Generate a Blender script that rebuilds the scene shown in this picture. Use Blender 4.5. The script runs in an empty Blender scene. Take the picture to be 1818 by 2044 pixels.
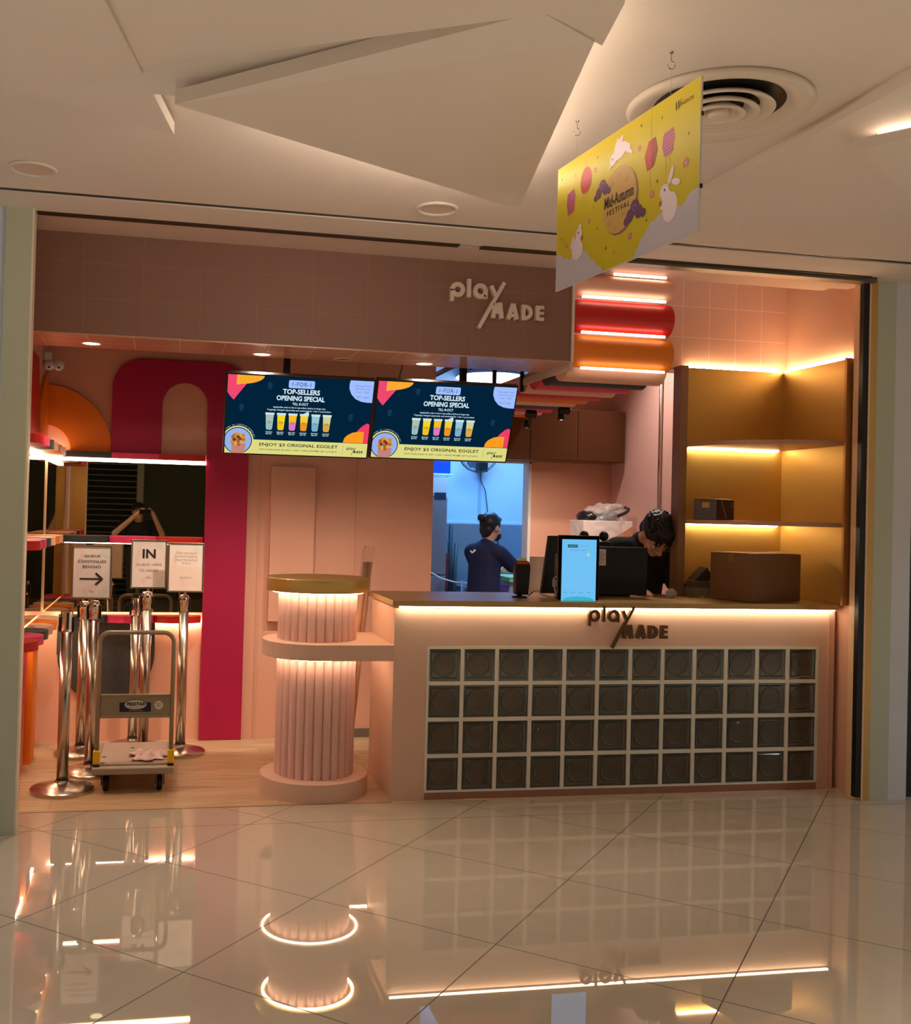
import bpy, bmesh, math, random
from mathutils import Vector, Matrix
random.seed(7)
PI = math.pi
SC = bpy.context.scene
COL = SC.collection

# ------------------------------------------------------------------ camera
def make_camera():
    cx, cy, cz, yaw, pitch, roll, F, ppx, ppy = -1.2551, -5.5163, 1.5649, .1927, .0152, .0262, 2054.71, 730.22, 994.52
    f = Vector((math.sin(yaw) * math.cos(pitch), math.cos(yaw) * math.cos(pitch), math.sin(pitch)))
    r = Vector((math.cos(yaw), -math.sin(yaw), 0)); u = r.cross(f)
    r2 = r * math.cos(roll) + u * math.sin(roll); u2 = -r * math.sin(roll) + u * math.cos(roll)
    cam = bpy.data.cameras.new('camera'); o = bpy.data.objects.new('camera', cam); COL.objects.link(o)
    m = Matrix.Identity(4)
    for i in range(3):
        m[i][0] = r2[i]; m[i][1] = u2[i]; m[i][2] = -f[i]; m[i][3] = (cx, cy, cz)[i]
    o.matrix_world = m
    cam.sensor_fit = 'HORIZONTAL'; cam.sensor_width = 36.0; cam.lens = F * 36.0 / 1818
    cam.shift_x = (909 - ppx) / 1818; cam.shift_y = -(1022 - ppy) / 1818
    cam.clip_start = .01
    SC.camera = o
make_camera()

# ------------------------------------------------------------------ exposure, world, lights
SC.view_settings.view_transform = 'Standard'; SC.view_settings.look = 'None'
SC.view_settings.exposure = 0.0; SC.view_settings.gamma = 1.0
try: SC.view_settings.use_curve_mapping = False
except Exception: pass
W = bpy.data.worlds.new('world'); SC.world = W; W.use_nodes = True
W.node_tree.nodes['Background'].inputs[0].default_value = (1.0, .91, .80, 1)
W.node_tree.nodes['Background'].inputs[1].default_value = .42
WARM = (1.0, .66, .36); WARMW = (1.0, .80, .58)
def lamp(name, kind, loc, energy, color, size=.3, rot=(0, 0, 0), size_y=None, spot=None, blend=.6):
    l = bpy.data.lights.new(name, kind); l.energy = energy; l.color = color
    if kind == 'AREA':
        l.size = size
        if size_y: l.shape = 'RECTANGLE'; l.size_y = size_y
        else: l.shape = 'DISK'
    else: l.shadow_soft_size = size
    if kind == 'SPOT': l.spot_size = spot; l.spot_blend = blend
    o = bpy.data.objects.new(name, l); COL.objects.link(o); o.location = loc; o.rotation_euler = rot
    return o
# fill lamps added above the frame to light the mall floor
for x in (-5, -1.8, 1.8, 5):
    for y in (-4.6,):
        lamp('mall_fill_light', 'AREA', (x, y, 2.96), 54, (1, .92, .80), .4).data.spread = 1.45
# cooler lamps in front of the neighbouring units
for x in (-4.6, 5.0):
    lamp('mall_light_cool', 'AREA', (x, -2.6, 2.96), 30, (.82, .91, 1), .4).data.spread = 2.3
# cool lamps of the back kitchen
lamp('kitchen_light', 'AREA', (1.75, 3.9, 2.62), 40, (.13, .45, 1.0), .9, size_y=.5)
lamp('kitchen_uplight', 'AREA', (1.75, 4.1, 2.72), 7, (.36, .60, 1.0), .9, (PI, 0, 0), .5)
# shop downlights in the soffit
for x, y, e in ((-1.67, .25, 48), (-.74, .30, 112), (.21, .32, 112)):
    lamp('soffit_spot', 'SPOT', (x, y, 2.445), e, (1, .84, .68), .03, spot=2.25, blend=.8)
# shop ceiling spots further in
lamp('inner_spot', 'SPOT', (2.08, 1.7, 3.3), 110, (1, .84, .76), .05, spot=1.9, blend=.9)
lamp('inner_spot', 'SPOT', (.80, 1.9, 3.3), 40, (1, .80, .62), .05, spot=1.6, blend=.9)
lamp('track_lamp', 'SPOT', (1.575, 1.65, 2.27), 40, (1, .82, .66), .03, (.55, 0, -.2), spot=1.7, blend=.9)
lamp('track_lamp', 'SPOT', (1.42, 1.95, 2.26), 22, (1, .82, .66), .03, (.5, 0, .1), spot=1.5, blend=.9)

# ------------------------------------------------------------------ helpers
def lin(c):
    return tuple(((v / 255) / 12.92 if v <= 10 else (((v / 255) + .055) / 1.055) ** 2.4) for v in c)
MATS = {}
def mat(name, rgb=(200, 200, 200), rough=.5, metal=0, coat=0, emit=None, es=1, var=.06, nscale=30, bump=0, trans=0, ior=1.45, alpha=1, spec=.5, stretch=None):
    if name in MATS: return MATS[name]
    m = bpy.data.materials.new(name); m.use_nodes = True; nt = m.node_tree
    b = nt.nodes['Principled BSDF']; c = lin(rgb)
    b.inputs['Base Color'].default_value = (*c, 1); b.inputs['Roughness'].default_value = rough
    b.inputs['Metallic'].default_value = metal; b.inputs['Coat Weight'].default_value = coat
    b.inputs['Coat Roughness'].default_value = .05
    b.inputs['Specular IOR Level'].default_value = spec
    b.inputs['Transmission Weight'].default_value = trans; b.inputs['IOR'].default_value = ior; b.inputs['Alpha'].default_value = alpha
    if emit is not None:
        b.inputs['Emission Color'].default_value = (*emit, 1); b.inputs['Emission Strength'].default_value = es
    if var or bump:
        tc = nt.nodes.new('ShaderNodeTexCoord'); no = nt.nodes.new('ShaderNodeTexNoise')
        mp = nt.nodes.new('ShaderNodeMapping'); nt.links.new(tc.outputs['Object'], mp.inputs[0])
        if stretch: mp.inputs['Scale'].default_value = stretch
        no.inputs['Scale'].default_value = nscale; no.inputs['Detail'].default_value = 3
        nt.links.new(mp.outputs[0], no.inputs['Vector'])
        if var:
            mx = nt.nodes.new('ShaderNodeMix'); mx.data_type = 'RGBA'
            mx.inputs['A'].default_value = (*[v * (1 - var) for v in c], 1); mx.inputs['B'].default_value = (*[min(1, v * (1 + var)) for v in c], 1)
            nt.links.new(no.outputs['Fac'], mx.inputs['Factor']); nt.links.new(mx.outputs['Result'], b.inputs['Base Color'])
        if bump:
            bp = nt.nodes.new('ShaderNodeBump'); bp.inputs['Strength'].default_value = bump; bp.inputs['Distance'].default_value = .002
            nt.links.new(no.outputs['Fac'], bp.inputs['Height']); nt.links.new(bp.outputs[0], b.inputs['Normal'])
    MATS[name] = m; return m
def glow(name, rgb, s):
    """a lamp or screen colour that gives off light"""
    if name in MATS: return MATS[name]
    m = bpy.data.materials.new(name); m.use_nodes = True; nt = m.node_tree; nt.nodes.clear()
    e = nt.nodes.new('ShaderNodeEmission'); o = nt.nodes.new('ShaderNodeOutputMaterial')
    e.inputs[0].default_value = (*rgb, 1); e.inputs[1].default_value = s
    nt.links.new(e.outputs[0], o.inputs[0]); MATS[name] = m; return m
def screen(rgb): return glow('screen_%d_%d_%d' % rgb, lin(rgb), 1.0)

class MB:
    """collects shapes and links them as one mesh object"""
    def __init__(s): s.v = []; s.f = []; s.mi = []; s.cur = 0
    def add(s, vs, fs):
        n = len(s.v); s.v += [tuple(p) for p in vs]
        for f in fs: s.f.append([i + n for i in f]); s.mi.append(s.cur)
        return s
    def box(s, x0, x1, y0, y1, z0, z1):
        return s.add([(x0, y0, z0), (x1, y0, z0), (x1, y1, z0), (x0, y1, z0), (x0, y0, z1), (x1, y0, z1), (x1, y1, z1), (x0, y1, z1)],
                     [(0, 3, 2, 1), (4, 5, 6, 7), (0, 1, 5, 4), (1, 2, 6, 5), (2, 3, 7, 6), (3, 0, 4, 7)])
    def prism(s, pts, a, b, axis='y'):
        """pts in (x,z) for axis y [viewer side a], (x,y) for axis z, (y,z) for axis x; extruded from a to b"""
        n = len(pts)
        if axis == 'y': P = lambda u, v, d: (u, d, v)
        elif axis == 'z': P = lambda u, v, d: (u, v, d)
        else: P = lambda u, v, d: (d, u, v)
        vs = [P(u, v, a) for u, v in pts] + [P(u, v, b) for u, v in pts]
        fs = [list(range(n)), list(range(2 * n - 1, n - 1, -1))] + [(i, i + n, (i + 1) % n + n, (i + 1) % n) for i in range(n)]
        return s.add(vs, fs)
    def lathe(s, prof, cx=0, cy=0, n=32, z0=0, ang=2 * PI, a0=0, cap=True):
        full = abs(ang - 2 * PI) < 1e-6; m = n if full else n + 1; vs = []
        for r, z in prof:
            for i in range(m):
                a = a0 + ang * i / n; vs.append((cx + r * math.cos(a), cy + r * math.sin(a), z + z0))
        fs = []
        for j in range(len(prof) - 1):
            for i in range(n):
                k = (i + 1) % m; fs.append((j * m + i, j * m + k, (j + 1) * m + k, (j + 1) * m + i))
        if full and cap and prof[0] != prof[-1] and not (len(prof) == 2 and prof[0][1] == prof[1][1]):
            if prof[0][0] > 1e-5: fs.append([i for i in range(m)][::-1])
            if prof[-1][0] > 1e-5: fs.append([(len(prof) - 1) * m + i for i in range(m)])
        return s.add(vs, fs)
    def tube(s, pts, r, n=10, cap=True, closed=False):
        pts = [Vector(p) for p in pts]; m = len(pts); rs = r if isinstance(r, (list, tuple)) else [r] * m
        vs = []; prev = None
        for i, p in enumerate(pts):
            if closed: t = pts[(i + 1) % m] - pts[i - 1]
            else: t = (pts[min(i + 1, m - 1)] - pts[max(i - 1, 0)])
            t.normalize()
            if prev is None:
                a = Vector((0, 0, 1)) if abs(t.z) < .9 else Vector((1, 0, 0)); prev = t.cross(a).normalized()
            prev = (prev - t * prev.dot(t)).normalized(); b = t.cross(prev)
            for k in range(n):
                a = 2 * PI * k / n; vs.append(p + (prev * math.cos(a) + b * math.sin(a)) * rs[i])
        fs = []
        for i in range(m if closed else m - 1):
            j = (i + 1) % m
            for k in range(n): l = (k + 1) % n; fs.append((i * n + k, j * n + k, j * n + l, i * n + l)[::-1])
        if cap and not closed: fs.append([k for k in range(n)]); fs.append([(m - 1) * n + k for k in range(n)][::-1])
        return s.add(vs, fs)
    def ellipsoid(s, c, r, n=16, rot=None):
        vs = []; fs = []; m = n // 2
        for j in range(1, m):
            t = PI * j / m
            for i in range(n):
                a = 2 * PI * i / n; vs.append(Vector((r[0] * math.sin(t) * math.cos(a), r[1] * math.sin(t) * math.sin(a), r[2] * math.cos(t))))
        vs += [Vector((0, 0, r[2])), Vector((0, 0, -r[2]))]
        if rot: vs = [rot @ v for v in vs]
        vs = [v + Vector(c) for v in vs]; T = len(vs) - 2; B = T + 1
        for j in range(m - 2):
            for i in range(n): k = (i + 1) % n; fs.append((j * n + i, (j + 1) * n + i, (j + 1) * n + k, j * n + k))
        for i in range(n): k = (i + 1) % n; fs.append((T, i, k)); fs.append((B, (m - 2) * n + k, (m - 2) * n + i))
        return s.add(vs, fs)
    def limb(s, p0, p1, r0, r1, side=None, flat=1.0, n=14):
        """tapered capsule; flat squashes it along the direction normal to side"""
        p0 = Vector(p0); p1 = Vector(p1); t = (p1 - p0); L = t.length; t.normalize()
        a = Vector(side) if side else (Vector((0, 0, 1)) if abs(t.z) < .9 else Vector((1, 0, 0)))
        a = (a - t * a.dot(t)).normalized(); b = t.cross(a)
        rings = []
        for j in range(1, 5): q = PI / 2 * j / 4; rings.append((p0 - t * r0 * math.cos(q), r0 * math.sin(q)))
        for j in range(0, 4): q = PI / 2 * j / 4; rings.append((p1 + t * r1 * math.sin(q), r1 * math.cos(q)))
        vs = [];
        for c, r in rings:
            for k in range(n): q = 2 * PI * k / n; vs.append(c + a * r * math.cos(q) + b * r * flat * math.sin(q))
        vs.append(p0 - t * r0); vs.append(p1 + t * r1); T = len(vs) - 2; B = T + 1; fs = []
        for i in range(len(rings) - 1):
            for k in range(n): l = (k + 1) % n; fs.append((i * n + k, (i + 1) * n + k, (i + 1) * n + l, i * n + l)[::-1])
        e = (len(rings) - 1) * n
        for k in range(n): l = (k + 1) % n; fs.append((T, k, l)); fs.append((B, e + l, e + k))
        return s.add(vs, fs)
    def mesh(s, name, mats, smooth=False, off=(0, 0, 0)):
        me = bpy.data.meshes.new(name)
        me.from_pydata([(x - off[0], y - off[1], z - off[2]) for x, y, z in s.v], [], s.f)
        for m in (mats if isinstance(mats, (list, tuple)) else [mats]): me.materials.append(m)
        me.polygons.foreach_set('material_index', s.mi)
        bm = bmesh.new(); bm.from_mesh(me); bmesh.ops.recalc_face_normals(bm, faces=bm.faces[:]); bm.to_mesh(me); bm.free()
        if smooth: me.polygons.foreach_set('use_smooth', [True] * len(me.polygons))
        me.update(); return me
    def build(s, name, m, parent=None, smooth=False, bevel=0, world=True, auto=False, flat=False):
        off = (0, 0, 0); p = parent
        if world:
            while p is not None: off = tuple(off[i] + p.location[i] for i in range(3)); p = p.parent
        if flat:
            me = bpy.data.meshes.new(name); me.from_pydata([(x - off[0], y - off[1], z - off[2]) for x, y, z in s.v], [], s.f)
            for q in (m if isinstance(m, (list, tuple)) else [m]): me.materials.append(q)
            me.polygons.foreach_set('material_index', s.mi)
        else: me = s.mesh(name, m, smooth or auto, off)
        o = bpy.data.objects.new(name, me); COL.objects.link(o)
        if parent: o.parent = parent
        if bevel:
            b = o.modifiers.new('bevel', 'BEVEL'); b.width = bevel; b.segments = 2; b.limit_method = 'ANGLE'; b.angle_limit = .6
        if auto:
            me.set_sharp_from_angle(angle=.6)
        return o

def tag(o, label=None, cat=None, group=None, kind=None):
    if label: o['label'] = label
    if cat: o['category'] = cat
    if group: o['group'] = group
    if kind: o['kind'] = kind
    return o
def thing(name, label, cat, loc=(0, 0, 0), rz=0, group=None, rot=None):
    o = bpy.data.objects.new(name, None); COL.objects.link(o); o.location = loc
    o.rotation_euler = rot if rot else (0, 0, rz); o.empty_display_size = .1
    return tag(o, label, cat, group)
def struct(name, mb, m, label=None, **k):
    o = mb.build(name, m, **k); return tag(o, label, None, None, 'structure')
def copy_tree(o, parent=None):
    c = o.copy(); COL.objects.link(c); c.parent = parent
    for ch in [q for q in list(o.children)]: copy_tree(ch, c)
    return c
def circ(cx, cz, r, n=32, a0=0, a1=2 * PI, ry=None):
    ry = ry or r; full = abs(a1 - a0 - 2 * PI) < 1e-6; k = n if full else n + 1
    return [(cx + r * math.cos(a0 + (a1 - a0) * i / n), cz + ry * math.sin(a0 + (a1 - a0) * i / n)) for i in range(k)]
def rrect(x0, x1, y0, y1, r, n=5):
    p = []
    for cx, cy, a in ((x1 - r, y1 - r, 0), (x0 + r, y1 - r, PI / 2), (x0 + r, y0 + r, PI), (x1 - r, y0 + r, 1.5 * PI)):
        p += [(cx + r * math.cos(a + PI / 2 * i / n), cy + r * math.sin(a + PI / 2 * i / n)) for i in range(n + 1)]
    return p
def clip(pts, x0, x1, y0, y1):
    def cut(P, ins, inter):
        out = []
        for i in range(len(P)):
            a, b = P[i - 1], P[i]
            if ins(b):
                if not ins(a): out.append(inter(a, b))
                out.append(b)
            elif ins(a): out.append(inter(a, b))
        return out
    def ix(c): return lambda a, b: (c, a[1] + (b[1] - a[1]) * (c - a[0]) / (b[0] - a[0]))
    def iy(c): return lambda a, b: (a[0] + (b[0] - a[0]) * (c - a[1]) / (b[1] - a[1]), c)
    pts = cut(pts, lambda p: p[0] >= x0, ix(x0)); pts = cut(pts, lambda p: p[0] <= x1, ix(x1))
    pts = cut(pts, lambda p: p[1] >= y0, iy(y0)); return cut(pts, lambda p: p[1] <= y1, iy(y1))
# text glyph meshes -------------------------------------------------
TXT = {}
def glyphs(st, bold=0, ls=1.0):
    k = (st, bold, ls)
    if k in TXT: return TXT[k]
    cu = bpy.data.curves.new('t', 'FONT'); cu.body = st; cu.size = 1; cu.offset = bold; cu.space_character = ls; cu.resolution_u = 3
    ob = bpy.data.objects.new('t', cu)
    me = bpy.data.meshes.new_from_object(ob)
    vs = [tuple(v.co) for v in me.vertices]; fs = [list(p.vertices) for p in me.polygons]
    bpy.data.objects.remove(ob); bpy.data.curves.remove(cu); bpy.data.meshes.remove(me)
    x0 = min(v[0] for v in vs); x1 = max(v[0] for v in vs); y0 = min(v[1] for v in vs); y1 = max(v[1] for v in vs)
    TXT[k] = ([((v[0] - x0) / (x1 - x0), (v[1] - y0) / (y1 - y0)) for v in vs], fs, (x1 - x0) / (y1 - y0))
    return TXT[k]
class Art:
    """flat printed or lit shapes on a panel: u to the right, v up, seen from the panel's -y side"""
    def __init__(s, base=0.0, eps=.0006): s.m = {}; s.base = base; s.eps = eps; s.n = 0
    def _mb(s, m): return s.m.setdefault(m.name, (MB(), m))[0]
    def poly(s, m, pts, layer=1):
        s.n += 1; y = s.base - s.eps * layer - s.n * 1e-6; s._mb(m).add([(u, y, v) for u, v in pts], [list(range(len(pts)))]); return s
    def text(s, m, st, u0, u1, v0, v1, layer=3, bold=0, ls=1.0, T=None):
        vs, fs, _ = glyphs(st, bold, ls); y = s.base - s.eps * layer
        P = [(u0 + a * (u1 - u0), v0 + b * (v1 - v0)) for a, b in vs]
        if T: P = [T(p) for p in P]
        s._mb(m).add([(u, y, v) for u, v in P], fs); return s
    def build(s, parent, names=None):
        for k, (mb, m) in s.m.items():
            o = mb.build((names or {}).get(k, 'printed_artwork'), m, parent, world=False, flat=True)
            # make every face look to -y
            for p in o.data.polygons:
                if p.normal.y > 0: p.flip()
        return s
# the shop's word mark made of strokes -------------------------------
def seg(a, b, w, cap=0):
    a = Vector(a); b = Vector(b); t = (b - a).normalized(); n = Vector((-t.y, t.x)) * w / 2
    return [tuple(a + n), tuple(a - n), tuple(b - n), tuple(b + n)]
def ringq(cx, cy, r0, r1, a0=0, a1=2 * PI, n=28):
    q = []
    for i in range(n):
        p, t = a0 + (a1 - a0) * i / n, a0 + (a1 - a0) * (i + 1) / n
        q.append([(cx + r0 * math.cos(p), cy + r0 * math.sin(p)), (cx + r1 * math.cos(p), cy + r1 * math.sin(p)), (cx + r1 * math.cos(t), cy + r1 * math.sin(t)), (cx + r0 * math.cos(t), cy + r0 * math.sin(t))])
    return q
LOGO = [
 ('p', ringq(290, 262, 52, 102) + [seg((209, 262), (209, 430), 40)]),
 ('l', [seg((462, 95), (462, 362), 46)]),
 ('a', ringq(635, 262, 54, 104) + [seg((715, 258), (715, 368), 44)]),
 ('y', [seg((800, 172), (868, 315), 46), seg((1000, 112), (625, 800), 42)]),
 ('M', [seg((862, 420), (838, 642), 62), seg((858, 425), (898, 575), 52), seg((898, 575), (925, 415), 52), seg((937, 413), (968, 642), 62)]),
 ('A', [seg((1140, 415), (1070, 642), 62), seg((1140, 415), (1205, 642), 62), seg((1095, 590), (1185, 590), 42)]),
 ('D', [seg((1302, 418), (1302, 642), 60)] + ringq(1332, 530, 54, 112, -PI / 2, PI / 2, 16)),
 ('E', [seg((1522, 418), (1522, 642), 60), seg((1500, 444), (1620, 444), 52), seg((1500, 528), (1616, 528), 44), seg((1500, 616), (1620, 616), 52)])]
def logo_art(art, m, u0, v1, w, layer=3):
    k = w / 1430
    for _, qs in LOGO:
        for q in qs: art.poly(m, [(u0 + (x - 190) * k, v1 - (y - 95) * k) for x, y in q], layer)
def logo_sign(label, x0, z1, w, ymid, depth, m, standoff, bold=1.0):
    t = thing('logo_sign', label, 'sign', (x0, ymid, z1 - .2)); k = w / 1430
    for ch, qs in LOGO:
        mb = MB()
        for n_, q in enumerate(qs):
            if bold != 1 and len(qs) < 20 and ch in 'ly' or bold != 1 and n_ >= 28:
                a_, b_ = (Vector(q[0]) + Vector(q[1])) / 2, (Vector(q[3]) + Vector(q[2])) / 2; q = seg(a_, b_, (Vector(q[0]) - Vector(q[1])).length * bold)
            if bold != 1 and n_ < 28 and len(qs) > 20 and ch in 'pa':
                c_ = Vector((290, 262)) if ch == 'p' else Vector((635, 262)); q = [tuple(c_ + (Vector(v) - c_) * (.86 if i in (0, 3) else 1.08)) for i, v in enumerate(q)]
            e_ = (n_ % 5) * .0003; mb.prism([(x0 + (x - 190) * k, z1 - (y - 95) * k) for x, y in q], ymid - standoff - depth - e_, ymid - standoff)
        mb.build('letter', m, t)
    return t

# ------------------------------------------------------------------ materials
def grid_mat(name, rgb, line, pitch, off=(0, 0), axes=('x', 'z'), lw=.004, rough=.35, rot=0, spec=.5, coat=0, marble=0, extra_y=None, bump=0, coords='Object'):
    m = bpy.data.materials.new(name); m.use_nodes = True; nt = m.node_tree; b = nt.nodes['Principled BSDF']
    N = nt.nodes.new; L = nt.links.new
    b.inputs['Roughness'].default_value = rough; b.inputs['Specular IOR Level'].default_value = spec; b.inputs['Coat Weight'].default_value = coat; b.inputs['Coat Roughness'].default_value = .02
    tc = N('ShaderNodeTexCoord'); mp = N('ShaderNodeMapping'); mp.vector_type = 'POINT'
    sp0 = N('ShaderNodeSeparateXYZ'); L(tc.outputs[coords], sp0.inputs[0])
    mp.inputs['Location'].default_value = (-off[0], -off[1], 0) if axes == ('x', 'y') else (0, 0, 0)
    L(tc.outputs[coords], mp.inputs[0])
    rt = N('ShaderNodeVectorRotate'); rt.rotation_type = 'Z_AXIS'; rt.inputs['Angle'].default_value = rot; L(mp.outputs[0], rt.inputs['Vector'])
    sp = N('ShaderNodeSeparateXYZ'); L(rt.outputs[0], sp.inputs[0])
    def math_(op, a, bv=None):
        n = N('ShaderNodeMath'); n.operation = op
        for i, v in enumerate((a, bv)):
            if v is None: continue
            if isinstance(v, (int, float)): n.inputs[i].default_value = v
            else: L(v, n.inputs[i])
        return n.outputs[0]
    masks = []
    for i, ax in enumerate(axes):
        src = sp.outputs['XYZ'.index(ax.upper())]
        if axes != ('x', 'y'): src = math_('SUBTRACT', src, off[i])
        q = math_('ABSOLUTE', math_('SUBTRACT', math_('FRACT', math_('ADD', math_('DIVIDE', src, pitch[i]), .5)), .5))
        masks.append(math_('LESS_THAN', q, lw / 2 / pitch[i]))
    mk = math_('MAXIMUM', masks[0], masks[1])
    if extra_y is not None:
        mk = math_('MAXIMUM', mk, math_('LESS_THAN', math_('ABSOLUTE', math_('SUBTRACT', sp0.outputs['Y'], extra_y)), lw / 2))
    no = N('ShaderNodeTexNoise'); no.inputs['Scale'].default_value = 2.2; no.inputs['Detail'].default_value = 8; no.inputs['Distortion'].default_value = 1.4
    L(tc.outputs['Object'], no.inputs['Vector'])
    c = lin(rgb); base = N('ShaderNodeMix'); base.data_type = 'RGBA'; k = marble or .04
    base.inputs['A'].default_value = (*[v * (1 - k) for v in c], 1); base.inputs['B'].default_value = (*[min(1, v * (1 + k)) for v in c], 1); L(no.outputs['Fac'], base.inputs['Factor'])
    mx = N('ShaderNodeMix'); mx.data_type = 'RGBA'; L(mk, mx.inputs['Factor']); L(base.outputs['Result'], mx.inputs['A']); mx.inputs['B'].default_value = (*lin(line), 1)
    L(mx.outputs['Result'], b.inputs['Base Color'])
    rr = N('ShaderNodeMix'); rr.data_type = 'FLOAT'; L(mk, rr.inputs[0]); rr.inputs[2].default_value = rough; rr.inputs[3].default_value = .7; L(rr.outputs[0], b.inputs['Roughness'])
    if bump:
        bp = N('ShaderNodeBump'); bp.inputs['Strength'].default_value = bump; bp.inputs['Distance'].default_value = .003; bp.invert = True
        L(mk, bp.inputs['Height']); L(bp.outputs[0], b.inputs['Normal'])
    MATS[name] = m; return m
def wood_mat():
    m = bpy.data.materials.new('oak_floor'); m.use_nodes = True; nt = m.node_tree; b = nt.nodes['Principled BSDF']; N = nt.nodes.new; L = nt.links.new
    b.inputs['Roughness'].default_value = .42
    tc = N('ShaderNodeTexCoord'); mp = N('ShaderNodeMapping'); mp.inputs['Scale'].default_value = (1.2, 9, 1); L(tc.outputs['Object'], mp.inputs[0])
    no = N('ShaderNodeTexNoise'); no.inputs['Scale'].default_value = 2.6; no.inputs['Detail'].default_value = 7; no.inputs['Distortion'].default_value = .5; L(mp.outputs[0], no.inputs['Vector'])
    br = N('ShaderNodeTexBrick'); br.inputs['Scale'].default_value = 1; br.inputs['Brick Width'].default_value = 1.2; br.inputs['Row Height'].default_value = .19
    br.inputs['Mortar Size'].default_value = .0012; br.inputs['Color1'].default_value = (*lin((204, 176, 140)), 1); br.inputs['Color2'].default_value = (*lin((190, 160, 124)), 1); br.inputs['Mortar'].default_value = (*lin((120, 92, 70)), 1)
    L(tc.outputs['Object'], br.inputs['Vector'])
    cr = N('ShaderNodeValToRGB'); cr.color_ramp.elements[0].color = (.72, .68, .62, 1); cr.color_ramp.elements[1].color = (1.06, 1.04, 1.02, 1); cr.color_ramp.elements[0].position = .3; cr.color_ramp.elements[1].position = .7
    L(no.outputs['Fac'], cr.inputs[0]); mx = N('ShaderNodeMix'); mx.data_type = 'RGBA'; mx.blend_type = 'MULTIPLY'; mx.inputs['Factor'].default_value = 1
    L(br.outputs['Color'], mx.inputs['A']); L(cr.outputs['Color'], mx.inputs['B']); L(mx.outputs['Result'], b.inputs['Base Color']); MATS['oak_floor'] = m; return m

PEACH = mat('peach_paint', (222, 168, 142), .55, var=.02, nscale=3)
PEACHL = mat('peach_laminate', (222, 184, 162), .45, var=.02, nscale=3)
COLUMN = mat('column_pink', (226, 182, 172), .5, var=.02)
CEILM = mat('ceiling_paint', (222, 210, 198), .8, var=.03, nscale=1.5)
CEILG = mat('ceiling_gloss', (226, 200, 184), .09, var=.02, nscale=1.5, spec=.6)
MAGENTA = mat('magenta_paint', (172, 20, 70), .5, var=.03, nscale=3)
ORANGE = mat('orange_paint', (232, 122, 20), .5, var=.03, nscale=3)
RED = mat('red_paint', (196, 30, 24), .42, var=.03)
PINK = mat('pink_paint', (224, 62, 104), .45, var=.03)
CHAR = mat('charcoal_paint', (58, 60, 60), .5, var=.04)
PEACHD = mat('pale_peach_paint', (236, 178, 150), .45, var=.03)
GOLD = mat('brushed_gold', (214, 172, 90), .45, .5, var=.05, nscale=12, stretch=(1, 1, 30))
GOLDT = mat('brushed_gold_top', (190, 156, 102), .34, .5, var=.05, nscale=12, stretch=(1, 30, 1))
BRONZE = mat('bronze_panel', (104, 72, 48), .32, .75, var=.05)
STEEL = mat('brushed_steel', (196, 184, 168), .24, 1, var=.05, nscale=40, stretch=(1, 1, .1))
CHROME = mat('chrome', (230, 224, 214), .08, 1, var=0)
BLACK = mat('black_plastic', (16, 15, 15), .4, var=.04)
BLACKG = mat('black_gloss', (10, 10, 12), .12, var=0)
MIRROR = mat('tinted_mirror', (168, 158, 134), .015, 1, var=.01)
GREYM = mat('grey_metal', (150, 140, 122), .4, .3, var=.03)
WHITE = mat('white_paint', (224, 222, 216), .6, var=.03)
OLIVE = mat('olive_cream_paint', (184, 188, 166), .55, var=.03, nscale=3)
LED = glow('led_warm', (1, .78, .54), 28)
LEDS = glow('led_warm_soft', (1, .76, .50), 60)
LAMP = glow('lamp_disc', (1, .86, .68), 9)
KLAMP = glow('kitchen_lamp', (.8, .92, 1), 5)
FLOORT = grid_mat('cream_tile', (186, 174, 156), (60, 44, 34), (.8004, .8004), off=(.5067, -1.2843), axes=('x', 'y'), lw=.005, rough=.014, rot=.7162, spec=.5, marble=.06, extra_y=-.345)
FLOORT.node_tree.nodes['Principled BSDF'].inputs['IOR'].default_value = 1.85
FASC = grid_mat('fascia_tile_shaded', (132, 96, 82), (145, 108, 92), (.30, .185), off=(1.0, 2.464), axes=('x', 'z'), lw=.0035, rough=.5, spec=.3)  # peach tile with the shade on the fascia put into its colour
TILEW = grid_mat('peach_tile', (228, 172, 150), (244, 204, 180), (.186, .2), off=(1.62, 2.56), axes=('x', 'z'), lw=.005, rough=.3, bump=.4)
SOFF = grid_mat('soffit_tile', (196, 146, 120), (210, 160, 134), (.24, .24), off=(0, 0), axes=('x', 'y'), lw=.0035, rough=.22)
WOODF = wood_mat()

# ------------------------------------------------------------------ the setting
struct('floor', MB().box(-9, 9, -10, -.03, -.12, 0), FLOORT)
struct('floor_wood', MB().box(-2.2, 4.2, -.03, 5.2, -.12, 0), WOODF)
struct('trim_1', MB().box(-1.93, 0, -.036, -.028, -.02, .0015), mat('threshold', (150, 120, 92), .4, .5))
H = 2.986
cl = MB()
cl.box(-9, 9, -10, -.688, H, H + .12).box(-9, 9, -.632, -.34, H, H + .12)
struct('ceiling', cl, CEILM)
struct('ceiling_front', MB().box(-2.05, 1.0, -.30, .02, H, H + .08).box(1.0, 2.61, -.30, .05, H, H + .08).box(-9, -2.05, -.30, .02, H, H + .12).box(2.61, 9, -.30, -.02, H, H + .12), CEILG)
struct('slot_shade', MB().box(-9, 9, -.688, -.632, H + .006, H + .12), BLACK)  # black filler standing in for the shade inside the open ceiling slot
rail = MB().box(-1.9, .22, -.352, -.292, H - .004, H + .06).box(.34, 2.64, -.352, -.292, H - .006, H + .06)
struct('trim_3', rail, mat('shutter_rail', (74, 60, 42), .4, .6))
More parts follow.
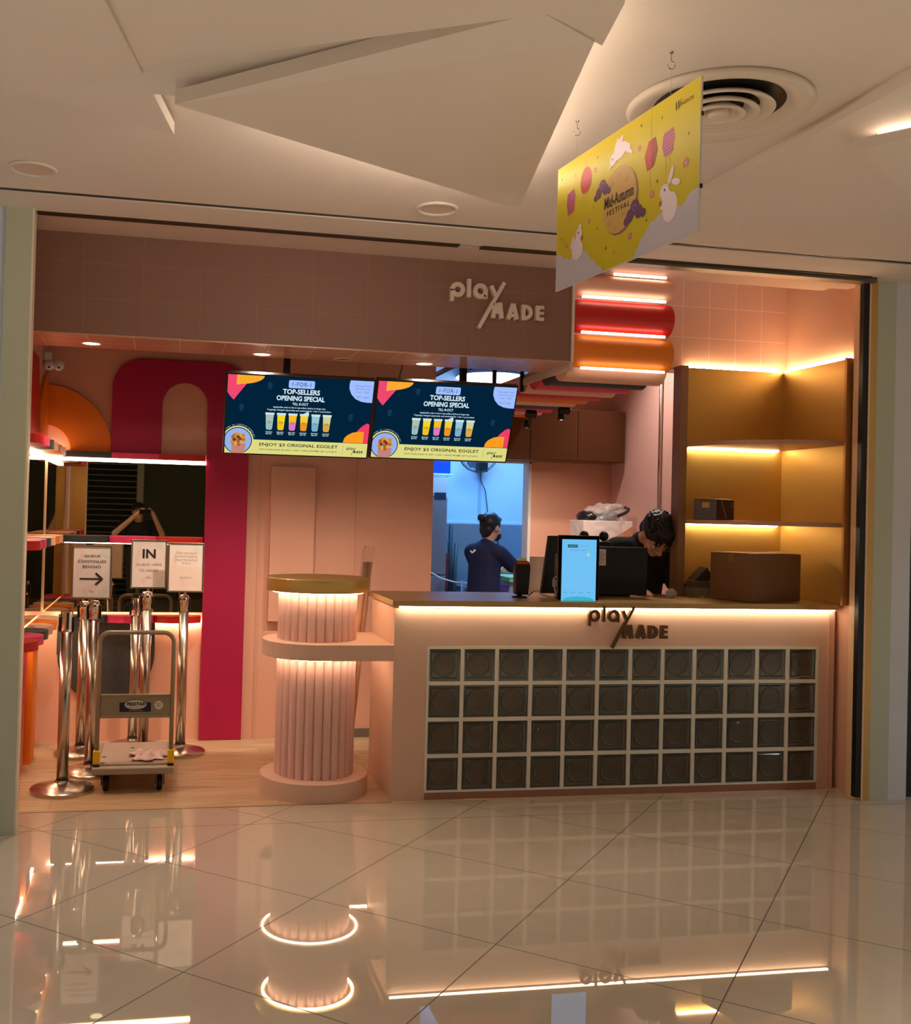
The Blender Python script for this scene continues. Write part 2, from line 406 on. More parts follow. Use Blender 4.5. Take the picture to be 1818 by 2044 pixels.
struct('trim_4', MB().box(1.0, 2.7, -.32, -.24, H - .022, H + .02), mat('shutter_rail_grey', (122, 112, 98), .35, .6))
struct('wall_fascia', MB().box(-2.05, 1.0, 0, .44, 2.464, H + .3), [FASC])
# soffit skin under the fascia
struct('ceiling_soffit', MB().box(-2.049, .999, .004, .44, 2.456, 2.4645), SOFF)
struct('trim_5', MB().box(.985, 1.0, -.012, .012, 2.456, H), mat('white_trim', (222, 200, 186), .5))
struct('wall_left', MB().box(-2.2, -2.05, -.25, 1.7, 0, 3.5), PEACH)
struct('wall_back', MB().box(-2.2, .62, 1.6, 1.75, 0, 3.5), PEACH)
struct('wall_passage', MB().box(.52, .62, 1.75, 5.0, 0, 3.5), PEACH)
struct('wall_right', MB().box(2.73, 2.9, -.12, .75, 0, 3.5), PEACH)
struct('wall_kitchen_side', MB().box(2.52, 2.62, .75, 2.8, 0, 3.5), mat('kitchen_side_paint', (226, 182, 168), .55, var=.02))
struct('wall_tiled', MB().box(1.62, 2.73, .6, .75, 2.545, 3.5), TILEW)
struct('wall_doorway', MB().box(1.78, 2.62, 2.8, 2.9, 0, 2.5).box(.62, 1.78, 2.8, 2.9, 2.04, 2.5).box(1.78, 2.62, 2.8, 2.9, 2.5, 3.5), PEACH)
struct('trim_6', MB().box(1.765, 1.79, 2.78, 2.92, 0, 2.04).box(.62, 1.79, 2.78, 2.92, 2.03, 2.06), WHITE)
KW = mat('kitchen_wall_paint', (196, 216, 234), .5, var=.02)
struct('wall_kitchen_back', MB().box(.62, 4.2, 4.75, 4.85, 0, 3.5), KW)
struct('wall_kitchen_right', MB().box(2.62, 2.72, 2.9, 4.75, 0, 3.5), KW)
struct('trim_7', MB().box(1.935, 1.965, 4.742, 4.75, 1.5, 3.1), mat('grey_joint', (170, 186, 200), .5))
struct('trim_8', MB().box(.62, 2.62, 4.735, 4.75, 1.49, 1.51), mat('rail_steel', (210, 220, 230), .4, .3))
struct('ceiling_inner', MB().box(-2.2, 4.2, .05, 5.2, 3.5, 3.6), mat('inner_ceiling', (170, 176, 186), .7))
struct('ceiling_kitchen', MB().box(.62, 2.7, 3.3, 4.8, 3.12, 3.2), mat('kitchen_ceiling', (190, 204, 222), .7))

# side jambs of the shop opening
struct('trim_9', MB().box(-2.035, -1.915, -.39, -.30, 0, H), OLIVE)
struct('trim_16', MB().box(-2.045, -1.91, -.30, -.262, 0, H), mat('gold_jamb', (206, 164, 100), .35, .5, var=.05))
struct('trim_10', MB().box(-1.915, -1.905, -.388, -.31, 0, H), mat('jamb_edge', (226, 214, 190), .5))
struct('wall_outer_left', MB().box(-9, -2.035, -.37, -.25, 0, H), mat('cool_white_paint', (206, 214, 232), .6))
struct('wall_outer_right', MB().box(2.865, 2.985, -.27, .0, 0, H), mat('plaster_white', (206, 206, 210), .7, var=.06, nscale=9, bump=.5))
struct('wall_far_right', MB().box(2.985, 9, -.22, -.12, 0, H), mat('dark_hoarding', (30, 27, 27), .35, var=.2, nscale=3))
struct('trim_11', MB().box(2.655, 2.69, -.27, -.235, .02, H), BLACK)
struct('trim_12', MB().box(2.69, 2.70, -.275, -.14, 0, H), mat('pale_edge', (230, 190, 150), .4))
struct('trim_13', MB().box(2.70, 2.745, -.272, -.14, 0, H), mat('gold_jamb', (196, 150, 92), .35, .5, var=.05))
struct('trim_14', MB().box(2.745, 2.865, -.272, -.14, 0, H), OLIVE)

# the other side of the mall, seen only in the mirrors
def far_side():
    fy = -9.5
    struct('wall_opposite', MB().box(-1.62, 9, fy - .1, fy, 0, H).box(-9, -3.3, fy - .1, fy, 0, H), mat('olive_green_panel', (74, 78, 58), .5, var=.05))
    struct('trim_15', MB().box(-1.73, -1.62, fy, fy + .08, 0, H), mat('shutter_post', (190, 186, 172), .4))
    struct('wall_column', MB().box(-3.3, -3.06, fy, fy + .3, 0, H).box(-3.0, -2.8, fy, fy + .2, 0, H), mat('golden_column', (226, 176, 96), .5, var=.08, nscale=6, stretch=(8, 1, .2)))
    struct('trim_17', MB().box(-1.185, -1.175, fy + .001, fy + .006, 0, H), mat('panel_joint', (62, 62, 50), .6))
    s = thing('roller_shutter', 'closed see-through roller shutter of steel rods across the mall, reflected in the mirror', 'shutter', (-2.26, fy, 0))
    MB().box(-2.8, -1.73, fy - .5, fy - .4, 0, 2.95).build('dark_backing', mat('dark_interior', (20, 20, 16), .6), s)
    for k in range(30): MB().box(-2.79, -1.73, fy - .02, fy, .05 + k * .098, .062 + k * .098).build('rod', mat('shutter_rod', (170, 160, 140), .35, .4), s)
far_side()

# ------------------------------------------------------------------ ceiling rafts with hidden light
def raft(name, pts, z, th, label, m=CEILM):
    """pts (x,y,z of underside)"""
    n = len(pts); vs = [(x, y, zz) for x, y, zz in pts] + [(x, y, zz + th) for x, y, zz in pts]
    fs = [list(range(n)), list(range(2 * n - 1, n - 1, -1))] + [(i, (i + 1) % n, (i + 1) % n + n, i + n) for i in range(n)]
    o = MB().add(vs, fs).build(name, m); return tag(o, label, None, None, 'structure')
raft('ceiling_panel', [(-1.26, -2.33, 2.80), (.10, -1.60, 2.80), (-.20, -3.03, 2.80), (-.36, -3.06, 2.845)], 0, .045, 'triangular dropped ceiling panel, the large one in the middle')
raft('ceiling_panel', [(-1.7, -4.4, 2.95), (-1.72, -1.98, 2.96), (-1.24, -2.27, 2.85), (-.36, -3.05, 2.848), (-.17, -3.01, 2.802), (-.21, -3.23, 2.802), (-.9, -4.6, 2.85)], 0, .03, 'dropped ceiling panel folded behind the triangular one')
raft('ceiling_panel', [(-3.2, -2.6, 2.955), (-1.26, -1.72, 2.925), (-1.62, -3.6, 2.90), (-3.4, -4.2, 2.92)], 0, .045, 'dropped ceiling panel over the left jamb')
raft('ceiling_panel', [(.80, -1.08, 2.94), (3.2, -1.72, 2.94), (3.2, -4.4, 2.94), (1.26, -3.25, 2.94), (.96, -2.74, 2.94), (.93, -1.52, 2.94)], 0, .05, 'dropped ceiling panel right of the air diffuser')
raft('ceiling_panel', [(1.03, -2.37, 2.86), (1.14, -2.52, 2.86), (1.75, -3.25, 2.86), (2.4, -2.2, 2.86), (1.7, -1.9, 2.86)], 0, .035, 'small lit ceiling panel at the right edge')
def cove(pts, z, inward, es, label):
    t = thing('cove_light', label, 'light strip', (*pts[0], z)); a, b = Vector(pts[0]), Vector(pts[1]); n = Vector(inward) * .016
    MB().prism(seg(a, b, .010), z + .004, z + .022, 'z').build('light_strip', glow('cove_led_%d' % es, (1, .82, .66), es), t)
    MB().prism(seg(a + n, b + n, .008), z, z + .05, 'z').build('light_blocker', CEILM, t)  # unseen strip added to keep the cove light off the near side
cove([(-.80, -2.098), (.06, -1.64)], 2.845, (.47, -.88), 110, 'warm light strip hidden above the front edge of the triangular ceiling panel')
cove([(.070, -1.69), (-.20, -2.94)], 2.845, (-.98, .2), 17, 'warm light strip hidden above the right edge of the triangular ceiling panel')
cove([(1.14, -2.35), (1.70, -3.01)], 2.897, (.77, .63), 9, 'warm light strip on the small lit ceiling panel at the right edge')

# ------------------------------------------------------------------ diffuser, ceiling rings, hooks, banner
def diffuser():
    cx, cy = .55, -2.33; t = thing('air_diffuser', 'round white air diffuser with concentric rings in the ceiling behind the hanging banner', 'air vent', (cx, cy, H))
    m = mat('diffuser_white', (222, 208, 190), .5, var=.02)
    MB().lathe([(.215, H - .001), (.30, H - .001), (.305, H - .012), (.29, H - .03), (.235, H - .012), (.215, H - .001)], cx, cy, 56).build('outer_ring', m, t, smooth=True)
    MB().lathe([(.0, H - .0005), (.222, H - .0005)], cx, cy, 48).build('dark_throat', BLACK, t)
    for r, d in ((.165, .026), (.115, .034), (.07, .04)):
        MB().lathe([(r - .028, H - .004), (r + .008, H - d + .012), (r + .018, H - d + .002), (r + .012, H - d - .004), (r - .004, H - d + .002), (r - .034, H - .008)], cx, cy, 48, cap=False).build('cone_ring', m, t, smooth=True)
    MB().lathe([(.0, H - .046), (.03, H - .046), (.036, H - .038), (.03, H - .002)], cx, cy, 32).build('centre_cap', m, t, smooth=True)
diffuser()
for (x, y), lb in (((-.06, -.925), 'round recessed ceiling fitting, unlit, above the shop name'), ((-1.84, -1.0), 'round recessed ceiling fitting, unlit, near the left jamb')):
    t = thing('ceiling_fitting', lb, 'ceiling light', (x, y, H), group='unlit round ceiling fittings')
    MB().lathe([(.082, H - .001), (.10, H - .001), (.10, H - .006), (.088, H - .012), (.082, H - .001)], x, y, 40).build('rim', CEILM, t, smooth=True)
    MB().lathe([(0, H - .004), (.082, H - .004)], x, y, 32).build('cover', mat('fitting_cover', (214, 190, 170), .4), t)

def hook(x, y, z1, zb, label):
    t = thing('ceiling_hook', label, 'hook', (x, y, H)); zt = H
    MB().lathe([(0, zt - .003), (.006, zt - .003), (.007, zt)], x, y, 14).build('mount', STEEL, t)
    pts = [(x, y, zt)] + [(x, y, zt - .028)] + [(x + .012 * math.sin(a), y, zt - .04 + .012 * math.cos(a)) for a in [i * PI / 8 for i in range(0, 13)]]
    MB().tube(pts, .0018, 6).build('shank', STEEL, t)
    MB().tube([(x, y, zt - .05), (x, y, zb)], .0007, 4).build('wire', mat('nylon', (210, 190, 170), .3), t)
hook(.15, -2.07, 0, 2.852, 'small steel ceiling hook holding the far end of the banner')
hook(.21, -2.65, 0, 2.857, 'small steel ceiling hook holding the near end of the banner')

def banner():
    Wd, Hh = .878, .452
    t = thing('hanging_banner', 'yellow mid-autumn festival banner with rabbits and lanterns hanging from the ceiling', 'banner', (.136, -1.931, 2.402), -84.1 * PI / 180)
    MB().box(0, Wd, 0, .006, 0, Hh).build('board', mat('banner_board', (206, 200, 196), .45, var=.02), t, world=False)
    def M(n, c): return mat('print_' + n, c, .4, var=.03, nscale=8)
    Y = M('yellow', (206, 188, 12)); Wt = M('cloud', (198, 192, 206)); RB = M('rabbit', (236, 220, 232)); MO = M('moon', (200, 164, 92)); MS = M('moonside', (150, 104, 78)); PU = M('purple', (104, 62, 108))
    R_ = M('lantern_red', (190, 46, 30)); PK = M('lantern_pink', (190, 96, 128)); PD = M('lantern_stripe', (160, 70, 104)); DK = M('ink', (54, 32, 26)); GD = M('string', (190, 140, 40))
    a = Art(0, .0003); S = lambda u, v: (u * Wd, v * Hh)
    def P(m, pts, l): a.poly(m, [S(*p) for p in pts], l)
    def El(m, u, v, ru, rv, l, rot=0, n=20):
        pts = []
        for i in range(n):
            q = 2 * PI * i / n; x = ru * Wd * math.cos(q); y = rv * Hh * math.sin(q)
            pts.append((u * Wd + x * math.cos(rot) - y * math.sin(rot), v * Hh + x * math.sin(rot) + y * math.cos(rot)))
        a.poly(m, pts, l)
    P(Y, [(0.002, .004), (.998, .004), (.998, .998), (.002, .998)], 1)
    # clouds
    P(Wt, [(.002, .004), (.39, .004), (.37, .05), (.34, .07), (.318, .12), (.29, .14), (.27, .2), (.23, .235), (.19, .25), (.15, .24), (.12, .20), (.10, .235), (.072, .235), (.04, .29), (.002, .30)], 2)
    P(Wt, [(.608, .004), (.998, .004), (.998, .285), (.97, .285), (.94, .27), (.925, .235), (.90, .215), (.87, .235), (.83, .22), (.79, .235), (.76, .225), (.735, .20), (.715, .21), (.695, .17), (.676, .135), (.65, .12), (.64, .07), (.62, .05)], 2)
    # moon
    El(MS, .508, .465, .125, .245, 3); El(MO, .497, .482, .122, .245, 4)
    for u, v, r in ((.45, .62, .012), (.50, .66, .009), (.55, .60, .01), (.43, .33, .012), (.53, .36, .014), (.47, .28, .009)): El(M('crater', (196, 150, 66)), u, v, r, r * 1.9, 5)
    # purple clouds
    for cu, cv, s_ in ((.375, .62, 1), (.61, .33, 1.15)):
        for du, dv, r in ((0, .03, .026), (-.028, -.01, .022), (.025, -.01, .022), (-.05, -.035, .014), (.05, -.03, .014)): El(PU, cu + du * s_, cv + dv * s_, r * s_, r * 1.9 * s_, 6)
        for q in ringq(0, 0, .006, .0085, 0, 1.6 * PI, 12): a.poly(M('curl', (150, 104, 140)), [(cu * Wd + x * 1.4, (cv + .03) * Hh + y * 1.4) for x, y in q], 7)
    a.text(DK, 'Mid-Autumn', .395 * Wd, .60 * Wd, .455 * Hh, .545 * Hh, 8, .015)
    a.text(DK, 'FESTIVAL', .415 * Wd, .575 * Wd, .395 * Hh, .435 * Hh, 8, .012, 1.3)
    a.text(DK, 'W', .85 * Wd, .885 * Wd, .865 * Hh, .93 * Hh, 4, 0, T=lambda p: (p[0] + (p[1] - .87 * Hh) * .25, p[1])); a.text(DK, 'INDSOR', .888 * Wd, .962 * Wd, .882 * Hh, .905 * Hh, 4)
    # lanterns
    P(GD, [(.707, .78), (.709, .78), (.709, .998), (.707, .998)], 2); P(GD, [(.706, .43), (.709, .43), (.709, .57), (.706, .57)], 2)
    P(R_, [(.695, .775), (.736, .78), (.751, .685), (.728, .585), (.687, .57), (.668, .68)], 3)
    P(M('lantern_dark', (156, 30, 24)), [(.716, .778), (.736, .78), (.751, .685), (.728, .585), (.712, .58)], 4)
    P(PK, [(.79, .765), (.845, .775), (.855, .70), (.838, .605), (.798, .598), (.778, .68)], 3)
    for k in range(6): P(PD, [(.782 + .001 * k, .745 - k * .025), (.85, .755 - k * .025), (.85, .748 - k * .025), (.782 + .001 * k, .738 - k * .025)], 4)
    for u in (.803, .825): P(GD, [(u, .48), (u + .003, .48), (u + .003, .60), (u, .60)], 2)
    P(GD, [(.238, .87), (.24, .87), (.24, .998), (.238, .998)], 2); El(R_, .243, .77, .044, .105, 3); P(GD, [(.225, .665), (.26, .665), (.26, .678), (.225, .678)], 4)
    for u in (.225, .24, .255): P(GD, [(u, .585), (u + .002, .585), (u + .002, .665), (u, .665)], 2)
    P(PK, [(.09, .745), (.143, .765), (.158, .70), (.145, .58), (.10, .565), (.086, .66)], 3)
    for k in range(6): P(PD, [(.09, .725 - k * .026), (.154, .74 - k * .026), (.154, .733 - k * .026), (.09, .718 - k * .026)], 4)
    P(GD, [(.118, .50), (.12, .50), (.12, .565), (.118, .565)], 2)
    # rabbits
    El(RB, .50, .835, .05, .055, 5, .25); El(RB, .452, .80, .024, .045, 6, .3); El(RB, .475, .885, .012, .06, 6, -.5); El(RB, .50, .90, .010, .055, 6, -.75); El(RB, .555, .825, .016, .035, 6, .2); El(RB, .435, .765, .016, .012, 6, .9); El(RB, .57, .79, .02, .014, 6, -.6); El(DK, .446, .805, .0035, .008, 7)
    El(RB, .835, .245, .045, .10, 5, -.1); El(RB, .80, .365, .028, .05, 6); El(RB, .815, .31, .03, .06, 6); El(RB, .838, .455, .011, .065, 6, -.45); El(RB, .868, .395, .028, .022, 6, -.35); El(DK, .802, .375, .004, .010, 7); El(RB, .79, .27, .014, .02, 6); El(M('cake', (176, 106, 50)), .778, .295, .010, .02, 7)
    El(RB, .185, .255, .045, .075, 5); El(RB, .195, .375, .026, .05, 6); El(RB, .185, .31, .028, .05, 6); El(RB, .145, .33, .012, .055, 6, -.5); El(RB, .205, .425, .009, .03, 6); El(DK, .19, .39, .004, .010, 7); El(M('cake', 0), .222, .335, .008, .018, 7)
    # stars and flowers
    for u, v, s_ in ((.643, .921, 1), (.776, .885, .8), (.937, .667, .9), (.039, .898, 1), (.331, .894, .8), (.752, .464, .9), (.689, .231, .9), (.409, .167, 1.1), (.339, .347, .8), (.31, .523, .7), (.155, .858, .7), (.046, .415, .7)):
        r = .0085 * s_; P(DK, [(u, v + r * 2.3), (u + r * .25, v + r * .4), (u + r, v), (u + r * .25, v - r * .4), (u, v - r * 2.3), (u - r * .25, v - r * .4), (u - r, v), (u - r * .25, v + r * .4)], 3)
    for u, v, s_ in ((.633, .766, .9), (.924, .484, 1.3), (.722, .392, 1.1), (.582, .17, 1.1), (.311, .809, .9), (.276, .438, .8), (.09, .33, .7), (.47, .11, .6)):
        for k in range(5): q = 2 * PI * k / 5 + .3; El(M('flower', (206, 120, 110)), u + .008 * s_ * math.cos(q), v + .015 * s_ * math.sin(q), .006 * s_, .011 * s_, 3)
        El(Wt, u, v, .004 * s_, .008 * s_, 4)
    a.build(t)
    for dz in (.335, .125): MB().box(Wd, Wd + .004, .0, .008, dz, dz + .012).build('clip', BLACK, t, world=False)
banner()

# ------------------------------------------------------------------ fascia logo, counter logo
logo_sign('cream raised shop name lettering on the shaded peach fascia above the screens', .265, 2.885, .545, 0, .03, mat('sign_cream', (214, 194, 178), .5), .0, 1.3)
logo_sign('bronze raised shop name lettering on the front of the counter', 1.118, 1.078, .485, -.001, .022, mat('sign_bronze', (112, 84, 60), .3, .8), .012)
tag(MB().build('x', BLACK), None) if False else None

# soffit downlights
for i, (x, y, lb, lit) in enumerate(((-1.67, .25, 'lit round downlight in the soffit beside the left wall', 1), (-.74, .30, 'lit round downlight in the soffit above the left screen', 1), (.21, .32, 'lit round downlight in the soffit above the right screen', 1), (-.27, .32, 'unlit round downlight in the soffit between the two lit ones', 0))):
    t = thing('soffit_downlight', lb, 'downlight', (x, y, 2.456), group='downlights in the soffit')
    MB().lathe([(.046, 2.4555), (.056, 2.4555), (.056, 2.451), (.048, 2.448), (.046, 2.4555)], x, y, 32).build('rim', mat('lamp_rim', (230, 200, 170), .4), t, smooth=True)
    MB().lathe([(0, 2.4515), (.046, 2.4515)], x, y, 28).build('lens', LAMP if lit else mat('unlit_lens', (150, 110, 88), .4), t)

# ------------------------------------------------------------------ scalloped canopy of coloured rolls
def canopy():
    t = thing('scalloped_canopy', 'canopy of coloured half-round rolls with light strips between them, right of the fascia', 'canopy', (1.0, .1, 2.4))
    MB().box(1.003, 1.60, .1, .42, 2.462, H + .01).box(1.003, 1.60, .42, 2.75, 2.462, 2.492).build('housing', mat('canopy_body', (222, 168, 144), .5), t)
    MB().prism([(.0, 2.415), (.012, 2.464), (2.62, 2.464), (2.62, 2.44)], .988, 1.003, 'x').build('side_trim', mat('white_trim', 0), t)
    cols = dict(p=PEACHD, r=RED, o=ORANGE, c=CHAR, m=PINK)
    def roll(path, m):
        n = len(path); vs = [(1.004, y, z) for y, z in path] + [(1.62, y, z) for y, z in path]
        fs = [(i, i + 1, i + 1 + n, i + n) for i in range(n - 1)] + [list(range(n)), list(range(2 * n - 1, n - 1, -1)), (0, n, 2 * n - 1, n - 1)]
        o = MB().add(vs, fs).build('roll', m, t, auto=True)
    for (za, zb), m, n in (((2.852, 2.984), PEACHD, 12), ((2.647, 2.838), RED, 14), ((2.441, 2.633), ORANGE, 14)):
        zc, rz = (za + zb) / 2, (zb - za) / 2
        roll([(.10 - .105 * math.sin(PI * i / n), zc - rz * math.cos(PI * i / n)) for i in range(n + 1)], m)
    for k, c in enumerate('pcmpropcmpor'):
        yc = .185 + .2195 * k; z0 = 2.462; m = cols[c]
        roll([(yc - .108 * math.cos(PI * i / 14), z0 - .088 * math.sin(PI * i / 14)) for i in range(15)], m)
    for z, h_ in ((2.981, .0018), (2.845, .0065), (2.640, .0065), (2.434, .0065)): MB().box(1.06 if h_ > .005 else 1.25, 1.575, .02, .034, z - h_, z + h_).build('led_strip', glow('led_hot', (1, .80, .64), 6.5), t)
canopy()

# ------------------------------------------------------------------ left corner: panels, mirrors, round ledges
def slab(name, pts, y0, y1, m, label, cat='wall panel', **k):
    return tag(MB().prism(pts, y0, y1).build(name, m, bevel=.003), label, cat, **k)
arch = [(-1.62, 1.93), (-1.62, 2.37)] + circ(-1.42, 2.37, .20, 10, PI, PI / 2) + circ(-.90, 2.37, .20, 10, PI / 2, 0) + [(-.70, 0), (-.985, 0), (-.985, 2.27)] + circ(-1.137, 2.27, .152, 16, 0, PI) + [(-1.289, 1.93)]
slab('arch_panel', arch, 1.562, 1.6, MAGENTA, 'large magenta arch panel on the back wall with one leg down to the floor')
q = [(-1.615, 1.93)] + circ(-2.05, 1.93, .44, 24, 0, PI / 2) + [(-2.05, 2.10)] + circ(-2.05, 1.93, .17, 12, PI / 2, 0)
slab('quarter_arch_panel', q, 1.57, 1.6, ORANGE, 'orange quarter-round panel in the corner above the left mirror')
tag(MB().prism([(1.6, 1.97)] + [(1.6, 2.44)] + circ(1.6, 1.97, .47, 20, PI / 2, PI), -2.05, -2.03, 'x').build('quarter_arch_panel', ORANGE), 'orange quarter-round panel on the left side wall', 'wall panel')
tag(MB().prism([(.62, 1.97), (1.15, 1.97), (.98, 2.46), (.62, 2.46)], -2.05, -2.025, 'x').build('side_panel', RED), 'tall red panel on the left side wall under the soffit', 'wall panel')
slab('rounded_panel', [(-1.93, .80), (-1.93, .58)] + circ(-1.61, .58, .315, 20, PI, 2 * PI) + [(-1.295, .80)], 1.57, 1.6, CHAR, 'charcoal panel with a rounded bottom below the round ledges')
tag(MB().prism([(.98, 0), (1.18, 0), (1.18, .80), (.98, .80)], -2.05, -2.01, 'x').build('side_panel', ORANGE), 'narrow orange panel low on the left side wall', 'wall panel')
tag(MB().prism([(.50, .0), (.72, .0), (.90, .80), (.50, .80)], -2.05, -2.03, 'x').build('side_panel', PINK), 'pink panel low on the left side wall beside the jamb', 'wall panel')
def pil():
    t = thing('wall_cover', 'shallow peach box cover on the back wall below the left screen', 'wall cover', (-.39, 1.6, .81))
    MB().box(-.54, -.235, 1.545, 1.6, .81, 1.875).build('cover', PEACH, t, bevel=.003)
    MB().box(-.53, -.245, 1.57, 1.6, 1.875, 1.885).build('top_edge', PEACHL, t)
pil()
struct('trim_18', MB().box(-.62, -.60, 1.593, 1.6, 0, 2.9).box(.06, .066, 1.594, 1.6, 0, 2.9), mat('panel_groove', (214, 160, 135), .6))
struct('baseboard_back', MB().box(-.2, .62, 1.585, 1.6, 0, .06), mat('grey_skirting', (110, 100, 92), .5))
for nm, mb, lb in (('wall_mirror', MB().box(-2.045, -1.64, 1.575, 1.6, .865, 1.875).box(-1.64, -.985, 1.575, 1.6, .865, 1.875), 'dark tinted mirror on the back wall between the round ledges'),
                   ('wall_mirror', MB().box(-2.05, -2.03, .30, 1.573, .865, 1.875), 'dark tinted mirror on the left side wall')):
    tag(mb.build(nm, MIRROR), lb, 'mirror')
tag(MB().box(-2.035, -2.022, 1.562, 1.575, .865, 1.875).build('mirror_edge_strip', mat('mirror_edge', (230, 200, 160), .3)), 'pale vertical strip in the corner between the two mirrors', 'trim strip')
def disc_pts(cx, cy, r, ang, back, n=18):
    """half disc plus a straight neck to the wall"""
    pts = []
    for i in range(n + 1):
        a = ang - PI / 2 + PI * i / n; pts.append((cx + r * math.cos(a), cy + r * math.sin(a)))
    dx, dy = -math.cos(ang) * back, -math.sin(ang) * back
    pts.append((pts[-1][0] + dx, pts[-1][1] + dy)); pts.append((pts[0][0] + dx, pts[0][1] + dy)); return pts
names = {'charcoal': CHAR, 'pink': PINK, 'red': RED, 'pale peach': PEACHD, 'orange': ORANGE}
LEVELS = ((1.89, 'top row above the light strip'), (1.33, 'middle row'), (.805, 'lowest row'))
for z, where in LEVELS:
    for i, c in enumerate(('charcoal', 'pink', 'red')):
        cx = -1.765 + i * .308; top = z > 1.8
        mb = MB()
        if top: mb.box(cx - .154, cx + .154, 1.50, 1.60, z + .0, z + .04)
        else: mb.prism([(cx - .154, 1.575), (cx - .154, 1.50)] + [(cx + .154 * math.cos(a), 1.50 - .07 * math.sin(a)) for a in [PI - PI * j / 12 for j in range(13)]] + [(cx + .154, 1.50), (cx + .154, 1.575)], z, z + .045, 'z')
        tag(mb.build('round_ledge', names[c], bevel=.002), f'{c} rounded ledge on the back wall, {where}', 'ledge', f'coloured ledges of the back wall, {where}')
    for i, c in enumerate(('red', 'pink', 'charcoal', 'pale peach', 'orange', 'pale peach')):
        cy = .13 + i * .235; lbl = c if i < 5 else 'hindmost pale peach'
        if i == 3: lbl = 'middle pale peach'
        mb = MB().prism(disc_pts(-2.01, cy, .125, 0, .02 if not z > 1.8 else .04), z, z + .05, 'z')
        tag(mb.build('round_ledge', names[c], bevel=.002), f'{lbl} rounded ledge on the left wall, {where}', 'ledge', f'coloured ledges of the left side wall, {where}')
def led(name, mb, label, m=None): return tag(mb.build(name, m or LED), label, 'light strip')
led('light_strip', MB().box(-2.02, -.99, 1.555, 1.572, 1.868, 1.886), 'bright light strip above the back-wall mirror')
led('light_strip', MB().box(-2.028, -2.012, .62, 1.55, 1.868, 1.886), 'bright light strip above the side-wall mirror')
led('light_strip', MB().box(-1.95, -.99, 1.575, 1.59, .795, .804), 'light strip under the lowest back-wall ledges', LEDS)
led('light_strip', MB().box(-2.04, -2.025, .15, 1.5, .795, .804), 'light strip under the lowest side-wall ledges', LEDS)
led('light_strip', MB().box(-1.9, -1.0, 1.555, 1.567, 1.322, 1.329), 'light strip under the middle back-wall ledges', glow('led_dim', (1, .76, .50), 22))
def cctv():
    t = thing('security_camera', 'small white two-lens camera under the soffit in the left corner', 'camera', (-2.0, 1.5, 2.49))
    MB().box(-2.05, -2.0, 1.38, 1.46, 2.50, 2.56).build('bracket', WHITE, t, bevel=.01)
    for x in (-2.015, -1.955):
        b = MB().ellipsoid((x, 1.40, 2.475), (.036, .04, .036), 20).build('lens_housing', WHITE, t, smooth=True)
        MB().ellipsoid((x + .005, 1.364, 2.455), (.007, .006, .007), 12).build('lens', BLACKG, b, smooth=True)
cctv()

